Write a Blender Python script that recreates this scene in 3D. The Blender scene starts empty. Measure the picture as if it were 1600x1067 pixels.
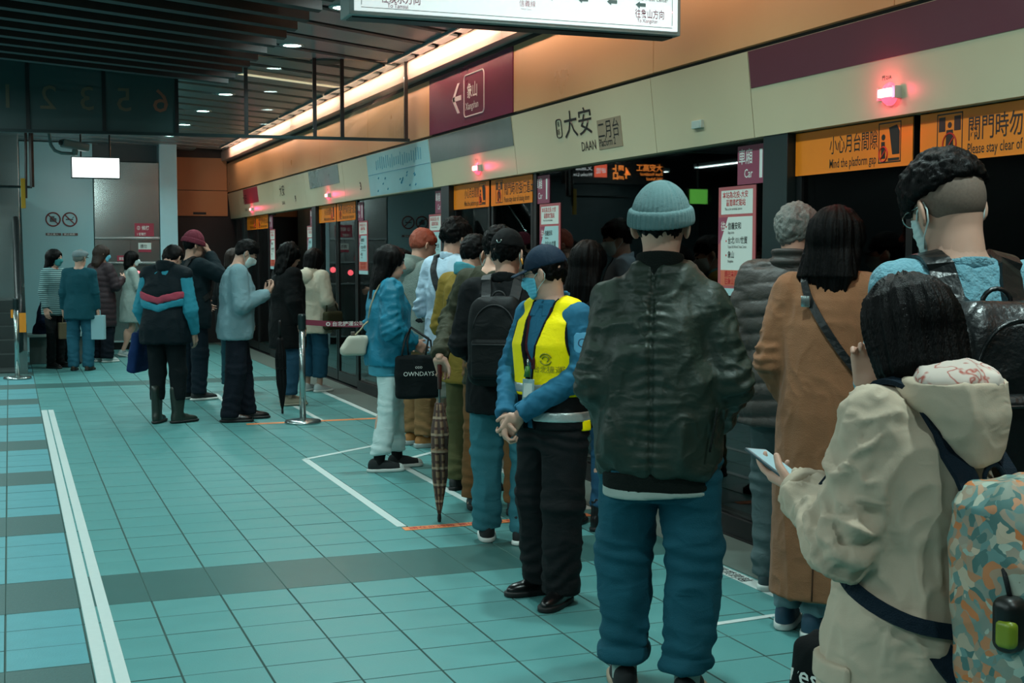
import bpy, bmesh, math, random
import numpy as np
from mathutils import Vector, Matrix

SC = bpy.context.scene
COL = SC.collection
PI = math.pi

# ------------------------------------------------------------------ camera
FPX, YAW, PITCH, CAMH = 2051.0, math.radians(20.917), math.radians(3.827), 1.55
cam_d = bpy.data.cameras.new('camera'); cam_o = bpy.data.objects.new('camera', cam_d); COL.objects.link(cam_o)
cam_d.sensor_width = 36.0; cam_d.lens = 36.0 * FPX / 1600.0; cam_d.clip_start = 0.05; cam_d.clip_end = 200
cam_o.location = (0, 0, CAMH)
cam_o.rotation_euler = (PI / 2 - PITCH, 0, -YAW)
SC.camera = cam_o

# ------------------------------------------------------------------ world, exposure
wd = bpy.data.worlds.new('station_ambient'); SC.world = wd; wd.use_nodes = True
bg = wd.node_tree.nodes['Background']
bg.inputs[0].default_value = (0.10, 0.22, 0.24, 1); bg.inputs[1].default_value = 0.10
SC.view_settings.view_transform = 'Standard'
SC.view_settings.look = 'None'
SC.view_settings.exposure = 0.0
SC.view_settings.gamma = 1.0
SC.view_settings.use_curve_mapping = False

# brightness of the station lamps and the added linear fill (watts)
P_DOWN, P_FILL, P_COVE = 23.0, 35.0, 13.0
COOL = (0.76, 1.0, 0.97); WARM = (1.0, 0.62, 0.44)

# ------------------------------------------------------------------ materials
def lin(h):
    h = h.lstrip('#'); c = [int(h[i:i + 2], 16) / 255 for i in (0, 2, 4)]
    return tuple(((x + 0.055) / 1.055) ** 2.4 if x > 0.04045 else x / 12.92 for x in c)

MATS = {}
def mat(name, col, rough=0.6, metal=0.0, var=0.0, vscale=6.0, bump=0.0, bscale=60.0, emit=0.0, spec=0.5, sheen=0.0,
        stretch=(1, 1, 1), coat=0.0, alpha=1.0, rvar=0.0, crease=0.0, cscale=13.0):
    if name in MATS: return MATS[name]
    if isinstance(col, str): col = lin(col)
    m = bpy.data.materials.new(name); m.use_nodes = True; MATS[name] = m
    nt = m.node_tree; b = nt.nodes['Principled BSDF']
    b.inputs['Base Color'].default_value = (*col, 1); b.inputs['Roughness'].default_value = rough
    b.inputs['Metallic'].default_value = metal; b.inputs['Specular IOR Level'].default_value = spec
    if sheen: b.inputs['Sheen Weight'].default_value = sheen
    if coat: b.inputs['Coat Weight'].default_value = coat
    if alpha < 1: b.inputs['Alpha'].default_value = alpha
    if emit:
        b.inputs['Emission Color'].default_value = (*col, 1); b.inputs['Emission Strength'].default_value = emit
    if var or bump or rvar or crease:
        tc = nt.nodes.new('ShaderNodeTexCoord'); mp = nt.nodes.new('ShaderNodeMapping')
        mp.inputs['Scale'].default_value = stretch
        nt.links.new(tc.outputs['Object'], mp.inputs['Vector'])
    if var or rvar:
        n = nt.nodes.new('ShaderNodeTexNoise'); n.inputs['Scale'].default_value = vscale; n.inputs['Detail'].default_value = 4
        nt.links.new(mp.outputs['Vector'], n.inputs['Vector'])
    if var:
        r = nt.nodes.new('ShaderNodeMix'); r.data_type = 'RGBA'
        r.inputs['A'].default_value = (*[max(0, c * (1 - var)) for c in col], 1)
        r.inputs['B'].default_value = (*[min(1, c * (1 + var)) for c in col], 1)
        nt.links.new(n.outputs['Fac'], r.inputs['Factor']); nt.links.new(r.outputs['Result'], b.inputs['Base Color'])
    if rvar:
        mr = nt.nodes.new('ShaderNodeMapRange'); mr.inputs['To Min'].default_value = max(0.02, rough - rvar); mr.inputs['To Max'].default_value = rough + rvar
        nt.links.new(n.outputs['Fac'], mr.inputs['Value']); nt.links.new(mr.outputs['Result'], b.inputs['Roughness'])
    if bump:
        n2 = nt.nodes.new('ShaderNodeTexNoise'); n2.inputs['Scale'].default_value = bscale; n2.inputs['Detail'].default_value = 3
        nt.links.new(mp.outputs['Vector'], n2.inputs['Vector'])
        bp = nt.nodes.new('ShaderNodeBump'); bp.inputs['Strength'].default_value = bump; bp.inputs['Distance'].default_value = 0.01
        nt.links.new(n2.outputs['Fac'], bp.inputs['Height']); nt.links.new(bp.outputs['Normal'], b.inputs['Normal'])
        if crease:                     # cloth creases: ridged noise, relief only
            n3 = nt.nodes.new('ShaderNodeTexNoise'); n3.noise_type = 'RIDGED_MULTIFRACTAL'; n3.inputs['Scale'].default_value = cscale; n3.inputs['Detail'].default_value = 3; n3.inputs['Distortion'].default_value = 1.1
            mp3 = nt.nodes.new('ShaderNodeMapping'); mp3.inputs['Scale'].default_value = (1, 1, 1.7); mp3.inputs['Rotation'].default_value = (0.35, 0.3, 0)
            nt.links.new(tc.outputs['Object'], mp3.inputs['Vector']); nt.links.new(mp3.outputs['Vector'], n3.inputs['Vector'])
            b3 = nt.nodes.new('ShaderNodeBump'); b3.inputs['Strength'].default_value = crease; b3.inputs['Distance'].default_value = 0.012
            nt.links.new(n3.outputs['Fac'], b3.inputs['Height']); nt.links.new(b3.outputs['Normal'], bp.inputs['Normal'])
    return m

def glass_mat(name, tint, trans, rough=0.02, ior=1.5):
    """a sheet of dark safety glass: part lets light through, part mirrors it"""
    if name in MATS: return MATS[name]
    m = bpy.data.materials.new(name); m.use_nodes = True; MATS[name] = m
    nt = m.node_tree; nt.nodes.clear()
    out = nt.nodes.new('ShaderNodeOutputMaterial'); mix = nt.nodes.new('ShaderNodeMixShader')
    tr = nt.nodes.new('ShaderNodeBsdfTransparent'); tr.inputs[0].default_value = (*[c * trans for c in tint], 1)
    gl = nt.nodes.new('ShaderNodeBsdfGlossy'); gl.inputs['Roughness'].default_value = rough
    fr = nt.nodes.new('ShaderNodeFresnel'); fr.inputs['IOR'].default_value = ior
    nt.links.new(fr.outputs[0], mix.inputs[0]); nt.links.new(tr.outputs[0], mix.inputs[1]); nt.links.new(gl.outputs[0], mix.inputs[2])
    nt.links.new(mix.outputs[0], out.inputs['Surface'])
    return m

# ------------------------------------------------------------------ object helpers
def finish(name, me, parent=None, mats=None, smooth=False, **props):
    o = bpy.data.objects.new(name, me); COL.objects.link(o)
    if parent is not None: o.parent = parent
    for m in (mats if isinstance(mats, (list, tuple)) else [mats]):
        if m is not None: me.materials.append(m)
    if smooth: me.polygons.foreach_set('use_smooth', np.ones(len(me.polygons), dtype=bool))
    for k, v in props.items(): o[k] = v
    return o

def tag(o, label=None, category=None, group=None, kind=None):
    if label: o['label'] = label
    if category: o['category'] = category
    if group: o['group'] = group
    if kind: o['kind'] = kind
    return o

def empty(name, loc=(0, 0, 0), rz=0.0, label=None, category=None, group=None, kind=None):
    o = bpy.data.objects.new(name, None); COL.objects.link(o); o.empty_display_size = 0.1
    o.location = loc; o.rotation_euler = (0, 0, rz)
    return tag(o, label, category, group, kind)

class MB:
    """collects boxes, prisms, tubes and lathes; build() links them as ONE mesh"""
    def __init__(s): s.v = []; s.f = []; s.mi = []; s.cur = 0
    def quad_mesh(s, vs, fs):
        k = len(s.v); s.v += [tuple(map(float, p)) for p in vs]; s.f += [tuple(k + i for i in f) for f in fs]; s.mi += [s.cur] * len(fs); return s
    def box(s, x0, x1, y0, y1, z0, z1, b=0.0):
        if b <= 0:
            vs = [(x, y, z) for z in (z0, z1) for y in (y0, y1) for x in (x0, x1)]
            return s.quad_mesh(vs, [(0, 2, 3, 1), (4, 5, 7, 6), (0, 1, 5, 4), (2, 6, 7, 3), (0, 4, 6, 2), (1, 3, 7, 5)])
        bm = bmesh.new(); bmesh.ops.create_cube(bm, size=1)
        for v in bm.verts: v.co = Vector(((x0 + x1) / 2 + v.co.x * (x1 - x0), (y0 + y1) / 2 + v.co.y * (y1 - y0), (z0 + z1) / 2 + v.co.z * (z1 - z0)))
        bmesh.ops.bevel(bm, geom=list(bm.edges), offset=b, segments=2, affect='EDGES', profile=0.6)
        vs = [tuple(v.co) for v in bm.verts]; fs = [tuple(v.index for v in f.verts) for f in bm.faces]; bm.free()
        return s.quad_mesh(vs, fs)
    def prism(s, pts, ax, a0, a1):
        """polygon pts (2D) extruded along axis ax ('x','y','z') from a0 to a1; the 2D axes keep xyz order"""
        n = len(pts); vs = []
        for a in (a0, a1):
            for p in pts:
                q = {'x': (a, p[0], p[1]), 'y': (p[0], a, p[1]), 'z': (p[0], p[1], a)}[ax]; vs.append(q)
        fs = [tuple(range(n)), tuple(range(2 * n - 1, n - 1, -1))] + [(i, i + n, (i + 1) % n + n, (i + 1) % n) for i in range(n)]
        return s.quad_mesh(vs, fs)
    def tube(s, pts, r, n=8, cap=True):
        pts = [Vector(p) for p in pts]; rs = r if isinstance(r, (list, tuple)) else [r] * len(pts)
        vs = []; fs = []; prev = None
        for i, p in enumerate(pts):
            t = (pts[min(i + 1, len(pts) - 1)] - pts[max(i - 1, 0)]).normalized()
            if prev is None:
                a = Vector((0, 0, 1)) if abs(t.z) < 0.9 else Vector((1, 0, 0)); u = t.cross(a).normalized()
            else:
                u = (prev - t * prev.dot(t)).normalized()
            prev = u; w = t.cross(u)
            for k in range(n):
                an = 2 * PI * k / n; vs.append(p + (u * math.cos(an) + w * math.sin(an)) * rs[i])
        for i in range(len(pts) - 1):
            for k in range(n): fs.append((i * n + k, i * n + (k + 1) % n, (i + 1) * n + (k + 1) % n, (i + 1) * n + k))
        if cap: fs += [tuple(range(n - 1, -1, -1)), tuple((len(pts) - 1) * n + k for k in range(n))]
        return s.quad_mesh(vs, fs)
    def lathe(s, prof, n=24, c=(0, 0, 0), cap=True):
        vs = []; fs = []
        for r, z in prof:
            for k in range(n): an = 2 * PI * k / n; vs.append((c[0] + r * math.cos(an), c[1] + r * math.sin(an), c[2] + z))
        for i in range(len(prof) - 1):
            for k in range(n): fs.append((i * n + k, i * n + (k + 1) % n, (i + 1) * n + (k + 1) % n, (i + 1) * n + k))
        if cap: fs += [tuple(range(n - 1, -1, -1)), tuple((len(prof) - 1) * n + k for k in range(n))]
        return s.quad_mesh(vs, fs)
    def mesh(s, name):
        me = bpy.data.meshes.new(name); me.from_pydata(s.v, [], s.f); me.update()
        bm = bmesh.new(); bm.from_mesh(me); bmesh.ops.recalc_face_normals(bm, faces=bm.faces); bm.to_mesh(me); bm.free()
        return me
    def build(s, name, m, parent=None, smooth=False, **props):
        me = s.mesh(name)
        o = finish(name, me, parent, m, smooth, **props)
        if isinstance(m, (list, tuple)) and len(m) > 1: me.polygons.foreach_set('material_index', s.mi)
        return o

def box(name, x0, x1, y0, y1, z0, z1, m, parent=None, b=0.0, **props):
    return MB().box(x0, x1, y0, y1, z0, z1, b).build(name, m, parent, **props)

TSC = bpy.data.scenes.new('lettering_workshop')     # a small side scene in which lettering is turned into meshes; removed at the end
def text(name, body, size, m, parent, origin, xdir, ydir, wscale=1.0, bold=0.0, align='LEFT', depth=0.0, flip=False):
    """flat lettering: baseline starts at origin, runs along xdir, its height along ydir"""
    cu = bpy.data.curves.new(name, 'FONT'); cu.body = body; cu.size = 1.0; cu.resolution_u = 2; cu.offset = bold; cu.align_x = align
    to = bpy.data.objects.new(name, cu); TSC.collection.objects.link(to)
    vl = TSC.view_layers[0]; vl.update()
    me = bpy.data.meshes.new_from_object(to.evaluated_get(vl.depsgraph))
    bpy.data.objects.remove(to); bpy.data.curves.remove(cu)
    n = len(me.vertices); a = np.zeros(n * 3, dtype=np.float32); me.vertices.foreach_get('co', a); a = a.reshape(-1, 3)
    xd = np.array(xdir, float); yd = np.array(ydir, float)
    if flip: a[:, 0] *= -1
    q = np.array(origin, float) + np.outer(a[:, 0] * size * wscale, xd) + np.outer(a[:, 1] * size, yd)
    me.vertices.foreach_set('co', q.astype(np.float32).ravel()); me.update()
    me.name = name
    me.materials.clear()
    return finish(name, me, parent, m)
# ================================================================== THE SETTING
TX, TY = 0.3047, 0.279            # floor tile module
GX0, GY0, BW = 0.253, 5.974, 0.558
XW = 3.70                          # plane of the screen door glass
M_tile = mat('floor_tile', '#52908f', 0.42, var=0.10, vscale=5, bump=0.10, bscale=160, rvar=0.10)
M_tile2 = mat('floor_tile_rough', '#52959d', 0.5, var=0.14, vscale=9, bump=0.18, bscale=120)
M_tiled = mat('floor_tile_dark', '#3a6461', 0.38, var=0.10, vscale=6, bump=0.06, bscale=150)
M_tiled2 = mat('floor_tile_speckled', '#3d5f5d', 0.55, var=0.22, vscale=60, bump=0.12, bscale=120)
M_grout = mat('grout', '#45645f', 0.85, var=0.2, vscale=12)
M_tape = mat('white_tape', '#bccac7', 0.6, var=0.05, vscale=30)
M_tapeo = mat('orange_tape', '#e88a52', 0.6, var=0.06, vscale=30)
M_red = mat('red_print', '#b3262a', 0.6)
M_edge = mat('platform_edge_stone', '#5b6a64', 0.45, var=0.12, vscale=8, bump=0.05, bscale=90)

floor = MB().box(-5.0, 3.74, -1.5, 23.9, -0.12, -0.006).build('floor', M_grout, kind='structure')

def row_kind(r):                   # r = 0,1 is the main dark band; six rows per period
    return r % 6 in (0, 1)
cells = []
for r in range(-22, 60):
    if r < 0: y0, y1 = GY0 + r * TY, GY0 + (r + 1) * TY
    else: y0, y1 = GY0 + r * TY, GY0 + (r + 1) * TY
    for c in range(-16, 10):
        x0, x1 = GX0 + c * TX, GX0 + (c + 1) * TX
        if y1 > 23.6: continue
        dark = (row_kind(r) if r >= -2 else r in (-4, -5, -10, -11, -16, -17)) if c < 0 else (r in (0, 1, 36, 37))
        cells.append((c, r, x0, y0, dark))
cells = [q for q in cells if not (q[4] and ((q[1] % 2 == 1) if q[1] >= 0 else (q[1] % 2 == 0)))]      # dark slabs are two modules deep
tile_mesh = {}
def tile_shape(m):
    if m.name not in tile_mesh:
        dk = m in (M_tiled, M_tiled2)
        w, h, b = TX / 2 - (0.0008 if dk else 0.0028), (TY if dk else TY / 2) - 0.0020, 0.0018
        mb = MB(); vs = [(sx * w, sy * h, -0.006) for sx, sy in ((-1, -1), (1, -1), (1, 1), (-1, 1))] + \
            [(sx * w, sy * h, -b) for sx, sy in ((-1, -1), (1, -1), (1, 1), (-1, 1))] + [(sx * (w - b), sy * (h - b), 0) for sx, sy in ((-1, -1), (1, -1), (1, 1), (-1, 1))]
        fs = [(8, 9, 10, 11)] + [(i, (i + 1) % 4, (i + 1) % 4 + 4, i + 4) for i in range(4)] + [(i + 4, (i + 1) % 4 + 4, (i + 1) % 4 + 8, i + 8) for i in range(4)]
        mb.quad_mesh(vs, fs); me = mb.mesh('tile'); me.materials.append(m); me.materials.append(M_grout)
        for p_ in me.polygons: p_.material_index = 0 if p_.normal.z > 0.9 else 1
        tile_mi = [p_.material_index for p_ in me.polygons]; tile_mesh[m.name] = (me, vs, fs)
    return tile_mesh[m.name]
rng = random.Random(3)
cells.sort(key=lambda q: q[3])
M_grp = {}
n_single = 0; far = {}
for c, r, x0, y0, dark in cells:
    m = (M_tiled2 if dark else M_tile2) if c < 0 else (M_tiled if dark else M_tile)
    seen = y0 > 4.1 and -2 <= c
    dz = rng.uniform(-0.0009, 0.0006)
    cx, cy = x0 + TX / 2, y0 + (TY if dark else TY / 2)
    if seen and n_single < 300:
        o = bpy.data.objects.new('tile', tile_shape(m)[0]); COL.objects.link(o); o.parent = floor; o.location = (cx, cy, dz)
        n_single += 1
    else:
        me, vs, fs = tile_shape(m)
        far.setdefault(m.name, MB()).quad_mesh([(v[0] + cx, v[1] + cy, v[2] + dz) for v in vs], fs)
for k, mb in far.items():
    o = mb.build('tile_field', [MATS[k], M_grout], floor, kind='stuff')
    for p_ in o.data.polygons: p_.material_index = 0 if abs(p_.normal.z) > 0.9 else 1
box('platform_edge_slab', 3.302, 3.74, -1.5, 23.6, -0.006, 0.0, M_edge, floor)

def strip(name, p, q, w, m, z=0.0012, parent=None, t=0.0010):
    p = Vector((p[0], p[1], 0)); q = Vector((q[0], q[1], 0)); d = (q - p).normalized(); s = Vector((-d.y, d.x, 0)) * w / 2
    pts = [p - s, q - s, q + s, p + s]
    return MB().prism([(v.x, v.y) for v in pts], 'z', z - t + 0.0003, z + t).build(name, m, parent)
strip('guide_tape', (0.287, -1), (0.287, 13.75), 0.054, M_tape, parent=floor)
strip('guide_tape', (0.349, -1), (0.349, 13.75), 0.050, M_tape, parent=floor)
strip('edge_tape', (3.235, -1), (3.235, 5.75), 0.085, M_tape, parent=floor)
strip('edge_tape', (3.26, 7.2), (3.26, 14.6), 0.06, M_tape, parent=floor)
strip('queue_tape', (2.05, 7.12), (2.05, 9.74), 0.055, M_tape, parent=floor)
strip('queue_tape', (2.05, 9.74), (2.72, 10.24), 0.05, M_tape, parent=floor)
strip('queue_tape', (2.71, 9.42), (3.06, 9.74), 0.05, M_tape, parent=floor)
strip('queue_tape', (2.65, 7.15), (2.65, 9.38), 0.05, M_tape, parent=floor)
strip('queue_tape', (2.68, 12.0), (2.68, 13.2), 0.05, M_tape, parent=floor)
strip('queue_tape', (2.06, 13.3), (2.10, 14.7), 0.05, M_tape, parent=floor)
strip('queue_tape', (2.60, 4.74), (3.19, 4.79), 0.035, M_tape, parent=floor)
strip('queue_tape', (2.56, 4.55), (2.60, 4.745), 0.05, M_tape, parent=floor)
ot = strip('waiting_tape', (2.04, 7.05), (3.19, 7.05), 0.085, M_tapeo, parent=floor)
text('lettering', '請在此排隊 請依序候車 請在此排隊', 0.062, M_red, ot, (2.07, 7.028, 0.0026), (1, 0, 0), (0, 1, 0), 0.9, 0.012)
strip('waiting_tape', (1.98, 11.95), (3.21, 11.95), 0.085, M_tapeo, parent=floor)
et = text('tape_lettering', '嚴禁跨越', 0.075, mat('black_print', '#16201f', 0.6), floor, (3.205, 5.62, 0.0026), (0, -1, 0), (1, 0, 0), 1.0, 0.012)

# ---------------------------------------------------------------- right wall: screen doors under a lit fascia
M_black = mat('black_metal', '#0a0f10', 0.4, metal=0.0, var=0.1)
M_frame = mat('door_post', '#1d2f30', 0.35, metal=0.4, var=0.08)
M_fascia = mat('fascia_enamel', '#bdb698', 0.32, var=0.05, vscale=2.5)
M_upper = mat('upper_panel_enamel', '#c89c6e', 0.30, var=0.07, vscale=2.0, rvar=0.06)
M_curb = mat('curb_enamel', '#c9aea4', 0.5, var=0.05, vscale=3)
M_purple = mat('purple_film', '#6d1c3e', 0.25, var=0.04)
M_maroon = mat('maroon_film', '#5d2f3c', 0.35, var=0.04)
M_grey = mat('grey_film', '#5a6662', 0.25, var=0.12, vscale=7)
M_map = mat('map_film', '#8fc0c6', 0.4, var=0.07, vscale=5)
M_glass = glass_mat('screen_door_glass', (0.75, 0.85, 0.80), 0.72, 0.015, 1.54)
M_tunnel = mat('tunnel_concrete', '#2c2a22', 0.85, var=0.3, vscale=1.2)
M_ballast = mat('track_bed', '#191b19', 0.9, var=0.3, vscale=3)

wall = MB()
wall.box(3.76, 3.95, -1.5, 23.4, 2.16, 3.45)                     # header beam behind the panels
wall.build('wall_right', M_black, kind='structure')
wall_right = bpy.data.objects['wall_right']

BZ0, BZ1, FX0, FX1 = 2.150, 2.588, 3.622, 3.572                   # fascia bottom/top z and x
fj = [-1.4, 1.65, 3.71, 5.955, 7.055, 9.36, 11.47, 13.70, 14.80, 16.90, 19.10, 20.10, 22.05, 23.2]
for y0, y1 in zip(fj[:-1], fj[1:]):
    g_ = 0.003
    mb = MB(); mb.prism([(FX0, BZ0), (FX1, BZ1), (FX1 + 0.17, BZ1), (FX0 + 0.12, BZ0)], 'y', y0 + g_, y1 - g_)
    mb.build('fascia_panel', M_fascia, wall_right)
uj = [-1.4, 0.1, 2.4, 4.75, 7.01, 9.31, 11.42, 13.62, 15.9, 18.2, 20.6, 23.2]
for y0, y1 in zip(uj[:-1], uj[1:]):
    if abs(y0 - 9.31) < 0.01: continue
    box('upper_panel', 3.57, 3.74, y0 + 0.003, y1 - 0.003, 2.612, 3.105, M_upper, wall_right, b=0.002)
cj = [-1.4, 2.2, 4.5, 6.9, 9.3, 11.75, 14.4, 17.2, 20.0, 23.2]
for y0, y1 in zip(cj[:-1], cj[1:]):
    MB().prism([(3.475, 3.15), (3.47, 3.20), (3.47, 3.30), (3.50, 3.345), (3.74, 3.345), (3.74, 3.15)], 'y', y0 + 0.003, y1 - 0.003).build('curb_panel', M_curb, wall_right)
box('shadow_gap', 3.60, 3.75, -1.4, 23.2, 2.588, 2.612, M_black, wall_right)
box('shadow_gap', 3.60, 3.75, -1.4, 23.2, 3.105, 3.15, M_black, wall_right)

def fascia_pt(y, t, lift=0.0):     # t = 0 bottom .. 1 top of the sloping fascia
    nx, nz = -(BZ1 - BZ0), (FX1 - FX0)
    L = math.hypot(nx, nz)
    return Vector((FX0 + (FX1 - FX0) * t + nx / L * lift, y, BZ0 + (BZ1 - BZ0) * t + nz / L * lift))
FUP = Vector((FX1 - FX0, 0, BZ1 - BZ0)).normalized()
def fascia_film(name, y0, y1, t0, t1, m, lift=0.003, parent=None):
    a, b = fascia_pt(0, t0, lift), fascia_pt(0, t1, lift); c, d = fascia_pt(0, t1, -0.002), fascia_pt(0, t0, -0.002)
    return MB().prism([(a.x, a.z), (b.x, b.z), (c.x, c.z), (d.x, d.z)], 'y', y0, y1).build(name, m, parent or wall_right)
fascia_film('line_colour_band', 3.72, 5.945, 0.57, 0.995, M_maroon)
fascia_film('line_colour_band', 1.66, 3.70, 0.57, 0.995, M_maroon)
fascia_film('smoked_band', 9.37, 11.46, 0.50, 0.995, M_grey)
mp = fascia_film('network_map', 11.48, 13.69, 0.02, 0.99, M_map)
fascia_film('smoked_band', 15.0, 16.6, 0.50, 0.99, M_grey)
fascia_film('line_colour_band', 20.3, 21.6, 0.45, 0.99, mat('red_film', '#8c2238', 0.4))
# faint route lines and dots of the network map
M_mapink = mat('map_ink', '#3f8fb0', 0.5)
rr = random.Random(5)
lm = MB()
for i in range(22):
    y = 11.75 + i * 0.075; a = fascia_pt(y, 0.62 + rr.uniform(-0.03, 0.03), 0.0034); b = fascia_pt(y - 0.02, 0.86 + rr.uniform(-0.06, 0.04), 0.0034); lm.tube([a, b], 0.0035, 4)
for i in range(16):
    y = rr.uniform(12.0, 13.4); t = rr.uniform(0.10, 0.42); a = fascia_pt(y, t, 0.0034); lm.tube([a, fascia_pt(y - 0.03, t + 0.03, 0.0034)], 0.007, 4)
lm.tube([fascia_pt(11.5, 0.52, 0.0034), fascia_pt(13.68, 0.52, 0.0034)], 0.003, 4)
lm.build('map_print', M_mapink, mp)

# ---- station name on the fascia (read along -Y)
M_ink = mat('sign_ink', '#101514', 0.5)
M_tan = mat('tan_film', '#8d8069', 0.45)
ytext = (0, -1, 0)
sn = empty('station_name_sign', (3.6, 8.1, 2.16), 0, 'black station name lettering on the cream fascia above the glass doors', 'sign')
def ftext(body, size, y, t, m, w=1.0, bold=0.0, lift=0.0034, par=None):
    o = text('lettering', body, size, m, par, fascia_pt(y, t, lift), ytext, FUP, w, bold); return o
def keep(o, par):                  # parent while the vertices stay in world coordinates
    o.parent = par; o.matrix_parent_inverse = Matrix.Translation(par.location).inverted() if par.rotation_euler.z == 0 else (Matrix.Translation(par.location) @ Matrix.Rotation(par.rotation_euler.z, 4, 'Z')).inverted(); return o
keep(ftext('大安', 0.195, 8.39, 0.47, M_ink, 1.22, 0.004), sn)
keep(ftext('DAAN', 0.088, 8.13, 0.195, M_ink, 0.95), sn)
pb = fascia_film('platform_plate', 7.50, 7.85, 0.17, 0.60, M_tan, 0.0036); keep(pb, sn)
keep(ftext('二月台', 0.125, 7.845, 0.345, M_ink, 0.86, 0.003, 0.0042), sn)
keep(ftext('Platform 2', 0.068, 7.84, 0.215, M_ink, 0.86, 0.012, 0.0042), sn)
# R05 code plate
def frame_rect(y0, y1, t0, t1, w, lift, rnd=0.3):
    pts = []
    for (cy, ct, a0) in ((y1 - 0.02, t1 - 0.05, 0), (y0 + 0.02, t1 - 0.05, 90), (y0 + 0.02, t0 + 0.05, 180), (y1 - 0.02, t0 + 0.05, 270)):
        for k in range(5):
            a = math.radians(a0 + k * 22.5); pts.append(fascia_pt(cy + 0.02 * math.cos(a), ct + 0.05 * math.sin(a), lift))
    pts.append(pts[0]); return MB().tube(pts, w, 5, cap=False)
keep(frame_rect(8.43, 8.52, 0.47, 0.75, 0.004, 0.003).build('code_frame', M_ink), sn)
keep(ftext('R', 0.05, 8.495, 0.64, M_ink, 1.0, 0.01), sn); keep(ftext('05', 0.05, 8.51, 0.52, M_ink, 0.9, 0.01), sn)
# small repeats of the name farther on
for y in (18.6, 21.7):
    s2 = empty('station_name_sign', (3.6, y, 2.16), 0, 'small far station name lettering on the fascia near the end wall' if y > 20 else 'distant station name lettering on fascia between red lamps', 'sign')
    keep(ftext('大安', 0.17, y, 0.5, M_ink, 1.1), s2); keep(ftext('DAAN', 0.07, y - 0.1, 0.2, M_ink), s2)
for y, b_ in ((14.1, '3'), (17.6, '9')):
    s2 = empty('platform_number', (3.6, y, 2.2), 0, ('dark number on the fascia beside the pale blue map' if b_ == '3' else 'dark number on the far fascia past the second red lamp'), 'sign')
    keep(ftext(b_, 0.12, y, 0.22, M_ink, 1.2, 0.02), s2)

# ---- purple direction sign in the upper panels
ds = empty('direction_sign', (3.57, 10.37, 2.62), 0, 'purple direction sign with white left arrow in the upper wall panels', 'sign')
keep(box('sign_panel', 3.566, 3.74, 9.315, 11.415, 2.612, 3.105, M_purple), ds)
M_white = mat('white_print', '#d8cdd0', 0.5)
X_ = 3.5645
def wtext(body, size, y, z, m, w=1.0, bold=0.0, x=X_): return text('lettering', body, size, m, None, (x, y, z), ytext, (0, 0, 1), w, bold)
keep(wtext('象山', 0.135, 10.37, 2.835, M_white, 0.98, 0.01), ds)
keep(wtext('Xiangshan', 0.085, 10.405, 2.735, M_white, 0.92, 0.004), ds)
pts = []
for (cy, cz, a0) in ((10.40, 2.98, 0), (9.99, 2.98, 90), (9.99, 2.72, 180), (10.40, 2.72, 270)):
    for k in range(6):
        a = math.radians(a0 + k * 18); pts.append((X_, cy + 0.04 * math.cos(a), cz + 0.04 * math.sin(a)))
pts.append(pts[0])
keep(MB().tube(pts, 0.006, 5, cap=False).build('name_frame', M_white), ds)
ar = MB()
ar.prism([(10.74, 2.835), (10.74, 2.875), (10.52, 2.875), (10.52, 2.835)], 'x', X_ - 0.001, X_ + 0.003)
for s_ in (1, -1):
    ar.prism([(10.76, 2.855), (10.70, 2.855), (10.56, 2.855 + s_ * 0.125), (10.615, 2.855 + s_ * 0.125)], 'x', X_ - 0.001, X_ + 0.003)
keep(ar.build('arrow', M_white), ds)

# ---- glass bays
M_orange = mat('orange_film', '#e27a06', 0.5, var=0.04)
M_sill = mat('door_sill', '#0b1011', 0.5)
PER = 5.40
def pane(y0, y1, name, par, x=XW, z0=0.11, z1=2.17):
    return box(name, x - 0.006, x + 0.006, y0, y1, z0, z1, M_glass, par)
M_pict = mat('pictogram_ink', '#1a1408', 0.5); M_pred = mat('pictogram_red', '#c02a1c', 0.5)
for k in range(-1, 4):
    c = 4.72 + PER * k
    ds_ = empty('door_%d' % (k + 2), (XW, c, 0), 0, kind='structure')
    ds_['label'] = 'sliding glass screen door pair in the platform wall'
    for s_ in (-1, 1):
        y0, y1 = (c + 0.02, c + 0.93) if s_ > 0 else (c - 0.93, c - 0.02)
        if y1 > 23.1 or y0 < -1.4: continue
        lf = empty('door_leaf', (XW, (y0 + y1) / 2, 0)); keep(lf, ds_); lf.location = (XW, (y0 + y1) / 2, 0)
        fr = MB()
        fr.box(XW - 0.02, XW + 0.02, y0, y0 + 0.045, 0.03, 2.17); fr.box(XW - 0.02, XW + 0.02, y1 - 0.045, y1, 0.03, 2.17)
        fr.box(XW - 0.02, XW + 0.02, y0 + 0.045, y1 - 0.045, 0.03, 0.14)
        keep(fr.build('leaf_frame', M_black), lf)
        keep(pane(y0 + 0.045, y1 - 0.045, 'glass_pane', None, z0=0.14), lf)
    # post on the far side, thin jamb on the near side
    if c + 1.2 < 23.1:
        box('post', XW - 0.07, XW + 0.10, c + 0.94, c + 1.165, 0, 2.16, M_frame, wall_right, b=0.004)
    if c - 1.05 > -1.4: box('jamb', XW - 0.02, XW + 0.08, c - 1.0, c - 0.94, 0, 2.16, M_black, wall_right)
    a0, a1 = c + 1.165, min(c + PER - 1.0, 23.1)
    if a1 > a0 + 0.3:
        w_ = empty('window_%d' % (k + 2), (XW, (a0 + a1) / 2, 0), 0, kind='structure'); w_['label'] = 'fixed dark glass panel of the platform screen wall'
        keep(pane(a0, a1, 'glass_pane', None), w_)
        keep(box('sill', XW - 0.03, XW + 0.05, a0, a1, 0, 0.11, M_sill), w_)
box('threshold', 3.66, 3.84, -1.4, 23.3, -0.005, 0.008, M_sill, wall_right)

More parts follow.
